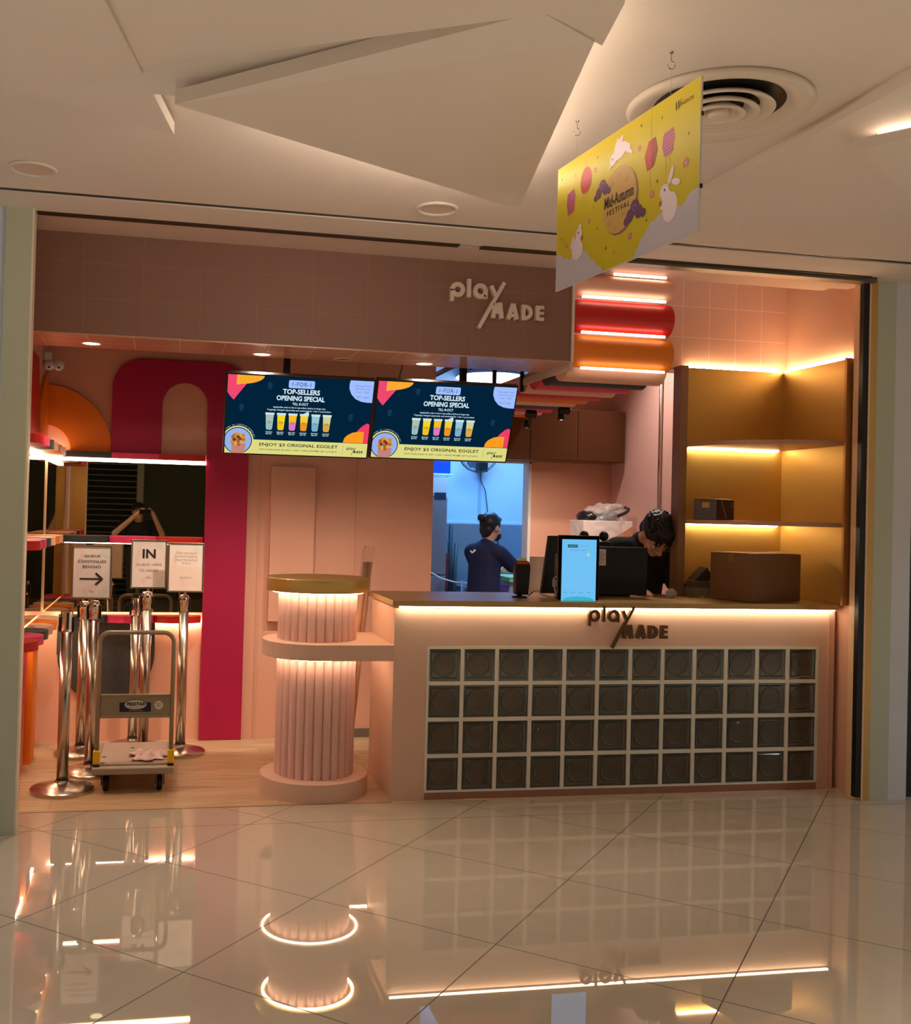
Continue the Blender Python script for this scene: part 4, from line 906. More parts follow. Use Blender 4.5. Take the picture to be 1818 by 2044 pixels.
# ------------------------------------------------------------------ kitchen
def kitchen():
    f = thing('upright_freezer', 'tall grey steel freezer at the left inside the kitchen', 'freezer', (1.2, 4.3, 0))
    MB().box(.95, 1.435, 4.15, 4.7, .06, 1.955).build('body', mat('freezer_steel', (150, 158, 168), .35, .6), f, bevel=.006)
    for z0, z1 in ((.08, .98), (1.0, 1.74)): MB().box(.955, 1.43, 4.12, 4.15, z0, z1).build('door', mat('freezer_door', (160, 168, 178), .3, .6), f, bevel=.004)
    MB().box(1.30, 1.415, 4.118, 4.128, 1.72, 1.79).build('display', mat('display_dark', (40, 60, 84), .2), f); MB().box(.955, 1.43, 4.13, 4.15, 1.75, 1.94).build('control_panel', WHITE, f)
    for x in (1.0, 1.38):
        for y in (4.2, 4.65): MB().box(x - .02, x + .02, y - .02, y + .02, 0, .06).build('leg', BLACK, f)
    s = thing('wall_shelf', 'white shelf above the freezer', 'shelf', (1.25, 4.3, 1.97)); MB().box(.62, 1.51, 4.2, 4.75, 1.962, 1.98).build('board', WHITE, s)
    c = thing('storage_crate', 'blue plastic crate on the shelf above the freezer', 'crate', (1.35, 4.3, 1.98))
    MB().box(1.1, 1.48, 4.22, 4.6, 1.981, 1.99).box(1.1, 1.115, 4.22, 4.6, 1.99, 2.2).box(1.465, 1.48, 4.22, 4.6, 1.99, 2.2).box(1.115, 1.465, 4.22, 4.235, 1.99, 2.2).box(1.115, 1.465, 4.585, 4.6, 1.99, 2.2).build('bin', mat('crate_blue', (10, 70, 190), .4), c)
    MB().box(1.085, 1.495, 4.205, 4.615, 2.2, 2.225).build('lid', mat('crate_lid', (20, 60, 150), .4), c)
    tag(MB().box(1.44, 2.61, 4.715, 4.735, .85, 1.49).build('splashback', mat('kitchen_steel', (150, 160, 172), .25, .7, var=.1, nscale=4)), 'steel splashback along the kitchen back wall', 'panel')
    b = thing('kitchen_bench', 'steel bench along the kitchen back wall beyond the worker', 'bench', (2.1, 4.4, 0))
    MB().box(1.62, 2.61, 4.1, 4.7, .84, .875).build('worktop', STEEL, b); MB().box(1.66, 2.58, 4.15, 4.68, .2, .24).build('undershelf', STEEL, b)
    for x in (1.66, 2.57):
        for y in (4.14, 4.66): MB().box(x - .02, x + .02, y - .02, y + .02, 0, .84).build('leg', STEEL, b)
    u = thing('umbrella_rack', 'dark narrow bundle of folded umbrellas beside the freezer', 'umbrellas', (1.52, 4.3, 0))
    for x0, x1, h, m in ((1.47, 1.50, 1.32, CHAR), (1.50, 1.545, 1.48, mat('umbrella_teal', (30, 48, 56), .6)), (1.55, 1.575, 1.30, CHAR)):
        MB().tube([(x0 + .02, 4.3, .02), ((x0 + x1) / 2, 4.3, h * .6), ((x0 + x1) / 2 + (x0 - 1.5) * .4, 4.3, h)], [.014, .026, .02], 10).build('umbrella', m, u, smooth=True)
    MB().box(1.475, 1.50, 4.27, 4.28, .85, 1.2).build('red_strap', mat('strap_red', (150, 40, 36), .5), u)
    fa = thing('wall_fan', 'black wall fan high on the kitchen back wall, mostly behind the right screen', 'fan', (1.87, 4.55, 2.2)); cx, cz = 1.86, 2.22
    for R, y in ((.20, 4.50), (.205, 4.53), (.20, 4.57)): MB().tube([(cx + R * math.cos(a), y, cz + R * math.sin(a)) for a in [2 * PI * i / 32 for i in range(32)]], .0035, 6, closed=True).build('guard_ring', BLACK, fa, smooth=True)
    g = MB()
    for i in range(24): a = 2 * PI * i / 24; g.tube([(cx + .03 * math.cos(a), 4.49, cz + .03 * math.sin(a)), (cx + .2 * math.cos(a), 4.50, cz + .2 * math.sin(a))], .0013, 4)
    g.build('guard_wires', BLACK, fa)
    for i in range(3):
        a = 2 * PI * i / 3; mb = MB()
        mb.add([(cx + .02 * math.cos(a), 4.53, cz + .02 * math.sin(a)), (cx + .17 * math.cos(a - .35), 4.52, cz + .17 * math.sin(a - .35)), (cx + .18 * math.cos(a), 4.535, cz + .18 * math.sin(a)), (cx + .16 * math.cos(a + .35), 4.55, cz + .16 * math.sin(a + .35))], [(0, 1, 2, 3)])
        o = mb.build('blade', mat('blade_grey', (70, 80, 92), .4), fa); sd = o.modifiers.new('s', 'SOLIDIFY'); sd.thickness = .003
    MB().lathe([(0, -.05), (.04, -.05), (.05, 0), (.045, .12), (0, .13)], 0, 0, 20).build('motor', BLACK, fa, world=False, smooth=True)
    fa.children[-1].location = (.0, .0, .02); fa.children[-1].rotation_euler = (-PI / 2, 0, 0)
    MB().box(1.90, 1.99, 4.62, 4.75, 2.03, 2.14).build('bracket', BLACK, fa)
    tag(MB().tube([(1.94, 4.70, 2.04), (1.945, 4.72, 1.95), (1.97, 4.72, 1.90), (2.00, 4.72, 1.84), (2.015, 4.72, 1.74), (2.03, 4.72, 1.62), (2.06, 4.71, 1.52), (2.12, 4.70, 1.40), (2.16, 4.70, 1.25), (2.17, 4.68, 1.1)], .0045, 6).build('fan_cord', BLACK, smooth=True), 'thin dark power cord hanging down from the wall fan', 'cord')
    d = thing('wall_dispenser', 'dark rounded dispenser on the right wall of the kitchen', 'dispenser', (2.55, 4.2, 1.55)); MB().prism([(2.5, 1.73), (2.61, 1.73), (2.61, 1.59), (2.56, 1.60), (2.52, 1.65)], 4.0, 4.12).build('body', CHAR, d, bevel=.01)
    MB().box(2.44, 2.62, 3.98, 4.14, 1.73, 1.742).build('plate', WHITE, d)
    h = thing('folding_chair', 'pale blue folding chair just inside the kitchen', 'chair', (1.25, 3.45, 0)); fm = mat('chair_blue', (150, 180, 216), .4)
    MB().lathe([(0, .80), (.15, .80), (.16, .81), (.15, .825), (0, .83)], 1.22, 3.5, 28).build('seat', mat('chair_seat', (160, 176, 190), .5), h, smooth=True)
    for x, y in ((1.12, 3.4), (1.34, 3.4), (1.12, 3.62), (1.34, 3.62)): MB().tube([(x, y, 0), (x * .7 + 1.22 * .3, y * .7 + 3.5 * .3, .80)], .012, 8).build('leg', fm, h, smooth=True)
    MB().tube([(1.42, 3.5, .55), (1.42, 3.5, .98)], .016, 10).build('back_post', fm, h, smooth=True); MB().tube([(1.34, 3.5, .815), (1.42, 3.5, .80)], .01, 8).build('arm_joint', fm, h, smooth=True)
    tag(MB().tube([(1.10, 4.1, 1.2), (1.22, 3.9, 1.03), (1.30, 3.8, .98), (1.40, 3.7, .955), (1.50, 3.6, .95), (1.55, 3.5, .91)], .007, 8).build('water_hose', WHITE, smooth=True), 'white hose sagging behind the woman in the kitchen', 'hose')
    l = thing('kitchen_ceiling_light', 'bright round ceiling light seen over the right screen', 'ceiling light', (1.83, 4.5, 2.98))
    MB().lathe([(0, 2.955), (.30, 2.955), (.36, 2.97), (.33, 2.985)], 1.95, 4.45, 40, cap=False).build('diffuser', KLAMP, l, smooth=True)
    MB().lathe([(.30, 2.985), (.37, 2.985), (.30, 3.02), (.16, 3.05), (0, 3.05)], 1.95, 4.45, 40).build('housing', mat('fixture_grey', (90, 100, 112), .4, .5), l, smooth=True)
    MB().tube([(1.7, 4.45, 3.03), (1.82, 4.45, 3.12)], .006, 6).build('hanger_wire', BLACK, l); MB().tube([(2.2, 4.45, 3.0), (2.05, 4.45, 3.12)], .006, 6).build('hanger_wire', BLACK, l)
    cu = thing('drink_cup', 'clear plastic cup the woman is filling in the kitchen', 'cup', (1.93, 3.47, .98)); MB().lathe([(.03, 1.03), (.042, 1.15), (.040, 1.15), (.028, 1.033)], 1.93, 3.47, 20, cap=False).build('cup', mat('cup_plastic', (220, 230, 236), .2, trans=.4, alpha=.8), cu, smooth=True)
    MB().box(1.78, 2.3, 3.25, 3.75, .99, 1.03).build('tray', mat('machine_green', (170, 220, 150), .5), cu)
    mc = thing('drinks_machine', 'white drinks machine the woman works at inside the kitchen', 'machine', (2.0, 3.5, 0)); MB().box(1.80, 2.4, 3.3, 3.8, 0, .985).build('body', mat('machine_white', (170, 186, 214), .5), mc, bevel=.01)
    MB().box(1.798, 1.80, 3.35, 3.7, .8, .95).build('purple_glow_patch', mat('painted_purple_glow', (170, 110, 210), .4), mc)  # the purple glow is put into the colour of a patch
kitchen()

# ------------------------------------------------------------------ queue posts, signs, trolley
def stanchion(x, y, label, dome=True, r=.16, h=1.0, cass=-1):
    t = thing('queue_post', label, 'queue post', (x, y, 0), group='steel queue posts')
    MB().lathe([(0, 0), (r, 0), (r, .018), (r - .006, .024), (.09, .042), (.04, .052), (.036, .062), (0, .062)], 0, 0, 48).build('base', STEEL, t, world=False, auto=True)
    MB().lathe([(.031, .055), (.031, h - .10)], 0, 0, 24).build('pole', STEEL, t, world=False, smooth=True)
    MB().lathe([(.033, .055), (.033, .068), (.031, .07)], 0, 0, 24).build('collar', BLACK, t, world=False, smooth=True)
    if dome: prof = [(.033, h - .11), (.034, h - .03), (.032, h - .012), (.022, h - .002), (0, h)]
    else: prof = [(.033, h - .11), (.034, h - .004), (.033, h), (0, h)]
    MB().lathe(prof, 0, 0, 28).build('head', CHROME, t, world=False, smooth=dome, auto=not dome)
    for a in (PI, 0, -PI / 2 if cass > 0 else PI / 2):
        mb = MB().box(.028, .042, -.016, .016, h - .11, h - .028); o = mb.build('belt_clip', BLACK, t, world=False, bevel=.003); o.rotation_euler = (0, 0, a)
    return t
stanchion(-1.765, .37, 'steel queue post nearest the left jamb, in front of the others', dome=False, h=.985, r=.17)
stanchion(-1.645, .74, 'steel queue post holding the arrow sign', h=1.015)
stanchion(-1.735, 1.22, 'steel queue post half hidden behind the arrow-sign post', h=.97)
stanchion(-1.42, 1.395, 'steel queue post with a black side lever behind the trolley', dome=False, h=.975)
stanchion(-1.345, .955, 'steel queue post with a domed head behind the trolley', h=1.055)
stanchion(-1.115, 1.20, 'steel queue post beside the magenta leg, holding the faded sign', h=1.02)
tag(MB().box(-1.495, -1.455, 1.37, 1.39, .925, .94).box(-1.51, -1.495, 1.37, 1.39, .89, .93).build('clamp_lever', BLACK), 'small black lever sticking out of the flat-headed post', 'lever')
PAPER = mat('sign_paper', (242, 228, 216), .4, coat=.4, var=.05, nscale=9); FR = mat('frame_satin', (158, 146, 130), .3, .9, var=.03); INK = mat('sign_ink', (52, 38, 32), .5); INKG = mat('sign_ink_grey', (138, 122, 112), .5); INKF = mat('sign_ink_faint', (190, 162, 150), .5)
def sign(x, y, z0, label, kind, rz=0, rx=0):
    w, h = .115, .158; t = thing('queue_sign', label, 'sign', (x, y, z0), group='framed signs on the queue posts', rot=(rx, 0, rz))
    fr = MB().box(-w, w, -.008, .004, 0, .011).box(-w, w, -.008, .004, 2 * h - .011, 2 * h).box(-w, -w + .011, -.008, .004, .011, 2 * h - .011).box(w - .011, w, -.008, .004, .011, 2 * h - .011)
    fr.build('frame', FR, t, world=False, bevel=.002)
    MB().box(-w + .011, w - .011, -.003, .003, .011, 2 * h - .011).build('poster', PAPER, t, world=False)
    MB().tube([(0, .014, -.04), (0, .014, .03)], .01, 10).build('socket', STEEL, t, world=False, smooth=True)
    a = Art(-.0032, .0004); B = mat('sign_blush', (240, 214, 202), .4, var=0); B2 = mat('sign_grey_blush', (226, 224, 212), .4, var=0)
    a.poly(B, [(-.09, .20), (-.05, .29), (-.06, .16), (-.09, .12)], 1); a.poly(B2, [(.05, .05), (.095, .09), (.09, .02), (.03, .02)], 1); a.poly(B2, [(.04, .27), (.09, .24), (.09, .29), (.06, .295)], 1); a.poly(B, [(-.03, .02), (.02, .09), (-.06, .06)], 1)
    if kind == 'arrow':
        a.text(INK, 'QUEUE', -.046, .046, .243, .259, 3, .01, 1.1); a.text(INK, 'CONTINUES', -.080, .080, .212, .228, 3, .01, 1.1); a.text(INK, 'BEHIND', -.052, .052, .181, .197, 3, .01, 1.1)
        a.poly(INK, seg((-.068, .118), (.058, .118), .010), 3); a.poly(INK, seg((.022, .152), (.062, .116), .013), 4); a.poly(INK, seg((.022, .084), (.062, .120), .013), 5)
        logo_art(a, INKG, -.014, .052, .03, 3)
    elif kind == 'in':
        a.text(INK, 'IN', -.042, .042, .195, .255, 3, .03); a.text(INKG, 'QUEUE HERE', -.080, .080, .145, .162, 3, 0, 1.1); a.text(INKG, 'TO ORDER', -.062, .062, .108, .125, 3, 0, 1.1); logo_art(a, INKG, -.014, .078, .03, 3)
    else:
        fl = lambda p: (-p[0], p[1])
        a.text(INKF, 'PLEASE GET', -.065, .065, .243, .256, 3, 0, 1.0, T=fl); a.text(INKF, 'EVERYTHING', -.07, .07, .221, .234, 3, 0, 1, T=fl); a.text(INKF, 'DOWNSTAIRS', -.072, .072, .199, .212, 3, 0, 1, T=fl); a.text(INKF, 'LIFT', -.028, .028, .178, .19, 3, 0, 1, T=fl)
        a.poly(mat('faded_sheet', (240, 214, 198), .35), [(-.102, .013), (.102, .013), (.102, .16), (-.102, .168)], 1); a.text(INKF, 'PLEASE', -.035, .035, .088, .10, 3, 0, 1, T=fl)
    a.build(t)
sign(-1.662, .705, 1.025, 'framed paper sign with a right-pointing arrow on the queue post', 'arrow', rz=-.05)
sign(-1.345, 1.30, 1.045, 'framed paper sign with the word for entrance in large type, in the middle', 'in')
sign(-1.112, 1.15, 1.035, 'framed paper sign seen from behind with faded lettering, beside the magenta leg', 'faded', rz=.03)

def trolley():
    t = thing('platform_trolley', 'grey platform trolley with a folding handle parked by the queue posts', 'trolley', (-1.385, .55, 0))
    x0, x1, y0, y1 = -1.605, -1.165, .27, .90; gm = mat('trolley_grey', (158, 146, 132), .5, var=.05)
    MB().box(x0, x1, y0, y1, .105, .142).build('platform', gm, t, bevel=.006)
    MB().box(x0 + .035, x1 - .035, y0 + .06, y1 - .03, .142, .150).build('deck_mat', mat('deck_pad', (176, 160, 146), .6, var=.08), t, bevel=.002)
    hm = MB()
    for x, y in ((-1.55, .36), (-1.40, .72), (-1.55, .50), (-1.20, .42)): hm.lathe([(0, .1502), (.012, .1502), (.012, .1508), (0, .1508)], x, y, 12)
    hm.build('deck_holes', BLACK, t)
    for x, y in ((x0 + .075, y0 + .07), (x1 - .075, y0 + .07), (x0 + .11, y1 - .13), (x1 - .11, y1 - .13)):
        c = MB().box(x - .028, x + .028, y - .03, y + .03, .095, .105).box(x - .026, x - .020, y - .015, y + .03, .035, .095).box(x + .020, x + .026, y - .015, y + .03, .035, .095).build('caster', mat('caster_dark', (60, 54, 50), .4, .5), t)
        w = MB().lathe([(0, -.016), (.036, -.016), (.042, -.010), (.042, .010), (.036, .016), (0, .016)], 0, 0, 24).build('wheel', mat('rubber', (18, 17, 17), .7), c, world=False, auto=True); w.location = (x + 1.385, y - .55 + .01, .0425); w.rotation_euler = (0, PI / 2, 0)
    yh = .33; R = .055; zt = .875; xa, xb = x0 + .022, x1 - .018
    path = [(xa, yh, .15), (xa, yh, zt - R)] + [(xa + R - R * math.cos(a), yh, zt - R + R * math.sin(a)) for a in [PI / 2 * i / 8 for i in range(1, 9)]] + [(xb - R + R * math.sin(a), yh, zt - R + R * math.cos(a)) for a in [PI / 2 * i / 8 for i in range(0, 9)]] + [(xb, yh, .15)]
    MB().tube(path, .0125, 14).build('handle', mat('handle_paint', (150, 136, 116), .35, .2), t, smooth=True)
    pl = MB().box(xa + .012, xb - .012, yh - .006, yh + .006, .405, .535).box(xa + .012, xb - .012, yh - .011, yh - .006, .523, .535).box(xa + .012, xb - .012, yh - .011, yh - .006, .405, .417).build('name_plate', mat('plate_paint', (146, 134, 112), .4, .2), t, bevel=.002)
    a = Art(yh - .55 - .007, .0004); cx = (xa + xb) / 2 + 1.385 + .005; z = .47
    a.poly(mat('label_navy', (28, 28, 78), .4), [(cx - .09, z - .032), (cx + .08, z - .032), (cx + .08, z + .02), (cx - .09, z + .02)], 1)
    a.poly(mat('label_rim', (20, 22, 40), .4), circ(cx - .004, z + .008, .062, 32, ry=.029), 2); a.poly(mat('label_white', (196, 200, 194), .4), circ(cx - .004, z + .008, .059, 32, ry=.026), 3)
    a.text(mat('label_black', (24, 24, 28), .4), 'PRESTAR', cx - .055, cx + .047, z + .002, z + .021, 4, .04, T=lambda p: (p[0] + (p[1] - z) * .3, p[1])); a.text(mat('label_black', 0), 'MADE IN JAPAN', cx - .036, cx + .03, z - .011, z - .005, 4)
    a.text(mat('label_white', 0), 'The Great Original', cx - .04, cx + .035, z - .028, z - .021, 4)
    a.poly(mat('sticker_white', (226, 222, 216), .4), circ(cx + .122, z + .004, .023, 24), 2)
    for k in range(3): a.poly(mat('label_black', 0), seg((cx + .108, z + .012 - k * .009), (cx + .136, z + .016 - k * .009), .003), 3)
    a.build(t, {k: 'label_print' for k in a.m})
    ym = mat('bracket_yellow', (238, 196, 20), .4, var=.03)
    for x in (xa, xb): MB().box(x - .019, x + .019, yh - .02, yh + .022, .152, .228).build('corner_bracket', ym, t, bevel=.006); 
    for x in (xa, xb): MB().box(x - .017, x + .017, yh - .03, yh + .022, .142, .152).build('bracket_foot', BLACK, t)
trolley()
def cloth():
    me = bpy.data.meshes.new('cleaning_cloth'); bm = bmesh.new(); N = 46; rnd = random.Random(5); G = []
    from mathutils import noise
    for i in range(N + 1):
        row = []
        for j in range(N + 1):
            u, v = i / N * 2 - 1, j / N * 2 - 1; a = math.atan2(v, u); r = math.hypot(u, v)
            e = .75 + .18 * math.sin(3 * a + .5) + .10 * math.sin(7 * a)
            x = u * .125 * e; y = v * .115 * e
            z = .155 + .040 * max(0, 1.15 - r) * abs(noise.noise((u * 1.7 + 3, v * 1.7, .3)) * 2.6) + .016 * abs(noise.noise((u * 4, v * 4 + 2, 1.1))) 
            row.append(bm.verts.new((x, y, max(.1525, z) - .15)))
        G.append(row)
    for i in range(N):
        for j in range(N): bm.faces.new((G[i][j], G[i + 1][j], G[i + 1][j + 1], G[i][j + 1]))
    bm.to_mesh(me); bm.free(); me.materials.append(mat('cloth_pink', (226, 196, 190), .85, var=.06, bump=.3, nscale=60)); me.polygons.foreach_set('use_smooth', [True] * len(me.polygons))
    o = bpy.data.objects.new('cleaning_cloth', me); COL.objects.link(o); o.location = (-1.305, .47, .1505); sd = o.modifiers.new('s', 'SOLIDIFY'); sd.thickness = .0015; sd.offset = 1
    tag(o, 'crumpled pale pink cloth lying on the trolley platform', 'cloth')
cloth()

# ------------------------------------------------------------------ people
def fuse(name, mb, m, parent, voxel=.009, smooth_n=6):
    me = mb.mesh(name, m, False); o = bpy.data.objects.new(name, me); COL.objects.link(o)
    r = o.modifiers.new('remesh', 'REMESH'); r.mode = 'VOXEL'; r.voxel_size = voxel; r.use_smooth_shade = True
    s_ = o.modifiers.new('smooth', 'SMOOTH'); s_.factor = .5; s_.iterations = smooth_n
    dg = bpy.context.evaluated_depsgraph_get(); me2 = bpy.data.meshes.new_from_object(o.evaluated_get(dg)); me2.name = name
    o.modifiers.clear(); o.data = me2
    if not me2.materials: me2.materials.append(m)
    me2.polygons.foreach_set('use_smooth', [True] * len(me2.polygons)); bpy.data.meshes.remove(me)
    off = Vector((0, 0, 0)); p = parent
    while p is not None: off += p.location; p = p.parent
    me2.transform(Matrix.Translation(-off)); o.parent = parent; return o
def hand(mb, wrist, direction, palm_n, curl=.5, s=1.0, thumb=1):
    d = Vector(direction).normalized(); n = Vector(palm_n); n = (n - d * n.dot(d)).normalized(); sd = d.cross(n)
    w = Vector(wrist); c = w + d * .045 * s
    mb.limb(w, w + d * .07 * s, .024 * s, .036 * s, side=sd, flat=.42)
    for i, (off, L) in enumerate(((-.027, .062), (-.009, .070), (.009, .066), (.026, .052))):
        b = w + d * (.085 - abs(off) * .25) * s + sd * off * s; a = d.copy()
        for k, f in enumerate((.45, .32, .23)):
            a = (a * math.cos(curl * .55) + n * math.sin(curl * .55)).normalized() if k else (a * math.cos(curl * .3) + n * math.sin(curl * .3)).normalized()
            e = b + a * L * f * s; mb.limb(b, e, (.0092 - k * .0008) * s, (.0086 - k * .0008) * s, n=8); b = e
            nn = n; n2 = (n * math.cos(.0) - d * 0); 
    tb = w + d * .028 * s - sd * .026 * s * thumb; a = (d * .75 - sd * .6 * thumb + n * .3).normalized()
    e = tb + a * .034 * s; mb.limb(tb, e, .012 * s, .0105 * s, n=8); a2 = (a + d * .5 + n * .25).normalized(); mb.limb(e, e + a2 * .028 * s, .0105 * s, .008 * s, n=8)
def frame(face, up=(0, 0, 1)):
    f = Vector(face).normalized(); u = Vector(up); u = (u - f * u.dot(f)).normalized(); s_ = f.cross(u); return Matrix((s_, f, u)).transposed()
def head(mb, c, R, s=1.0):
    """R: columns right, face, up"""
    c = Vector(c); P = lambda x, y, z: c + R @ Vector((x * s, y * s, z * s))
    mb.ellipsoid(P(0, -.012, .022), (.076 * s, .094 * s, .092 * s), 20, R)
    mb.ellipsoid(P(0, .024, -.042), (.056 * s, .062 * s, .072 * s), 18, R)
    mb.ellipsoid(P(0, .062, -.088), (.026 * s, .022 * s, .020 * s), 12, R)
    mb.limb(P(0, .084, .012), P(0, .108, -.026), .009 * s, .014 * s)
    for q in (-1, 1):
        mb.ellipsoid(P(q * .011, .098, -.030), (.009 * s, .010 * s, .008 * s), 8, R)
        mb.ellipsoid(P(q * .078, -.008, -.008), (.010 * s, .020 * s, .032 * s), 12, R)
        mb.ellipsoid(P(q * .036, .055, -.030), (.026 * s, .024 * s, .026 * s), 12, R)
        mb.limb(P(q * .012, .078, .022), P(q * .05, .066, .020), .010 * s, .009 * s)
    mb.ellipsoid(P(0, .083, -.056), (.024 * s, .012 * s, .007 * s), 12, R); mb.ellipsoid(P(0, .082, -.067), (.021 * s, .012 * s, .007 * s), 12, R)
    return P
def face_bits(P, R, par, s=1.0, glasses=False):
    for q in (-1, 1):
        e = MB().ellipsoid(P(q * .031, .074, .000), (.013 * s, .010 * s, .010 * s), 14, R).build('eye', mat('eye_white', (226, 220, 214), .25), par, smooth=True)
        MB().ellipsoid(P(q * .031, .0815, .000), (.006 * s, .0045 * s, .006 * s), 12, R).build('iris', mat('iris_dark', (34, 22, 16), .2), e, smooth=True)
        MB().limb(P(q * .016, .088, .024), P(q * .048, .078, .026), .004, .003).build('eyebrow', mat('hair_black', (20, 16, 15), .45, var=.2, nscale=90), par, smooth=True)
        if glasses:
            g = MB().tube([P(q * .034 + .024 * math.cos(a), .094, -.002 + .018 * math.sin(a)) for a in [2 * PI * i / 20 for i in range(20)]], .0016, 5, closed=True).build('glasses_rim', STEEL, par, smooth=True)
            MB().tube([P(q * .058, .09, .004), P(q * .078, .0, .006)], .0014, 5).build('glasses_arm', STEEL, par)
SKIN = mat('skin', (206, 152, 124), .55, var=.05, nscale=20); HAIR = mat('hair_black', (20, 16, 15), .45, var=.2, nscale=90)
NAVY = mat('navy_polo', (20, 28, 66), .8, var=.12, nscale=40, bump=.3); BLKS = mat('black_shirt', (14, 13, 15), .85, var=.2, nscale=40, bump=.3); TROU = mat('dark_trousers', (18, 18, 22), .8); SHOE = mat('shoe_black', (16, 15, 15), .5)
def legs(mb, cx, cy, hip_z, R, gap=.085, s=1.0, th=.082):
    out = []
    for q in (-1, 1):
        h = Vector((cx, cy, hip_z)) + R @ Vector((q * gap, 0, 0)); k = Vector((cx, cy, hip_z * .52)) + R @ Vector((q * gap, .015, 0)); a = Vector((cx, cy, .085)) + R @ Vector((q * gap, -.01, 0))
        mb.limb(h, k, th, th * .66); mb.limb(k, a, th * .64, th * .42); out.append(a)
    return out
def shoes(ank, R, t):
    for a in ank:
        f = R @ Vector((0, 1, 0)); mb = MB().limb(a + Vector((0, 0, -.052)) - f * .03, a + f * .13 + Vector((0, 0, -.058)), .036, .030, side=R @ Vector((1, 0, 0)), flat=.8); fuse('shoe', mb, SHOE, t, .008, 2)
def woman():
    F = Vector((.80, .60, 0)).normalized(); R = frame(F); cx, cy = 1.545, 3.25
    t = thing('person', 'person in navy polo and black face mask, hair in a bun, working in the kitchen', 'person', (cx, cy, 0))
    hc = Vector((1.605, 3.28, 1.475)); Rh = frame((.86, .50, -.22)); s = 1.05
    B = MB(); P = head(B, hc, Rh, s)
    neck0 = Vector((1.56, 3.27, 1.30)); B.limb(neck0, hc + Vector((-.012, -.008, -.06)), .052, .048)
    S = lambda x, y, z: Vector((cx, cy, 0)) + R @ Vector((x, y, 0)) + Vector((0, 0, z))
    B.limb(S(0, 0, 1.22), S(0, -.01, .92), .125, .13, side=R @ Vector((1, 0, 0)), flat=.68); B.limb(S(-.11, 0, 1.26), S(.11, 0, 1.26), .055, .055)
    ank = legs(B, cx, cy, .86, R)
    sr, er, wr = S(.155, .01, 1.25), S(.185, .20, 1.115), S(.10, .36, 1.09)
    sl, el, wl = S(-.155, .01, 1.25), S(-.20, .17, 1.09), S(-.08, .36, 1.08)
    for a, b_, c_ in ((sr, er, wr), (sl, el, wl)): B.limb(a, b_, .046, .038); B.limb(b_, c_, .037, .025); 
    hand(B, wr, (F * .9 + Vector((0, 0, -.1))), R @ Vector((-1, 0, -.2)), .9, .95, -1); hand(B, wl, F, R @ Vector((1, 0, -.2)), .9, .95, 1)
    for a in ank: B.limb(a, a + F * .10 + Vector((0, 0, -.05)), .032, .024)
    body = fuse('body', B, SKIN, t, .0075, 3); face_bits(P, Rh, body, s)
    C = MB().limb(S(0, 0, 1.21), S(0, -.02, .84), .158, .158, side=R @ Vector((1, 0, 0)), flat=.74); C.limb(S(-.125, -.005, 1.265), S(.125, -.005, 1.265), .068, .068); C.limb(S(0, -.01, 1.27), S(.0, .0, 1.315), .09, .064)
    for a, b_ in ((sr, er), (sl, el)): m_ = a.lerp(b_, .82); C.limb(a, m_, .070, .066)
    sh = fuse('polo_shirt', C, NAVY, t, .010, 8)
    a_ = S(-.055, -.118, 1.245)
    MB().limb(a_, a_ + Vector((.022, -.006, .022)), .006, .009).limb(a_, a_ + Vector((-.014, -.004, .014)), .005, .008).build('back_print', mat('print_white', (226, 230, 236), .5), sh, smooth=True)
    Tm = MB(); legs(Tm, cx, cy, .86, R, th=.098); Tm.limb(S(-.05, 0, .88), S(.05, 0, .88), .12, .12, flat=.9); fuse('trousers', Tm, TROU, t, .012, 4); shoes(ank, R, t)
    Hh = MB(); Hh.ellipsoid(P(0, -.022, .034), (.086 * s, .098 * s, .094 * s), 22, Rh).ellipsoid(P(0, -.055, -.025), (.066 * s, .050 * s, .075 * s), 18, Rh).ellipsoid(P(0, .045, .078), (.055 * s, .045 * s, .030 * s), 14, Rh)
    Hh.ellipsoid(P(.0, -.142, .052), (.036, .032, .036), 16, Rh); Hh.limb(P(.05, -.03, .0), P(.068, .01, .03), .022, .018); Hh.limb(P(-.05, -.03, .0), P(-.068, .01, .03), .022, .018); Hh.limb(P(.01, -.085, -.06), P(.005, -.085, -.10), .022, .014)
    fuse('hair', Hh, HAIR, body, .006, 3)
    Mk = MB().ellipsoid(P(0, .066, -.058), (.056 * s, .052 * s, .048 * s), 18, Rh); mk = Mk.build('face_mask', mat('mask_black', (12, 12, 14), .8), body, smooth=True)
    for q in (-1, 1): MB().tube([P(q * .05, .06, -.04), P(q * .075, .01, -.01), P(q * .083, -.022, .012)], .0022, 5).tube([P(q * .05, .055, -.075), P(q * .072, .01, -.045), P(q * .083, -.02, -.03)], .0022, 5).build('ear_loop', mat('mask_black', 0), mk)
woman()
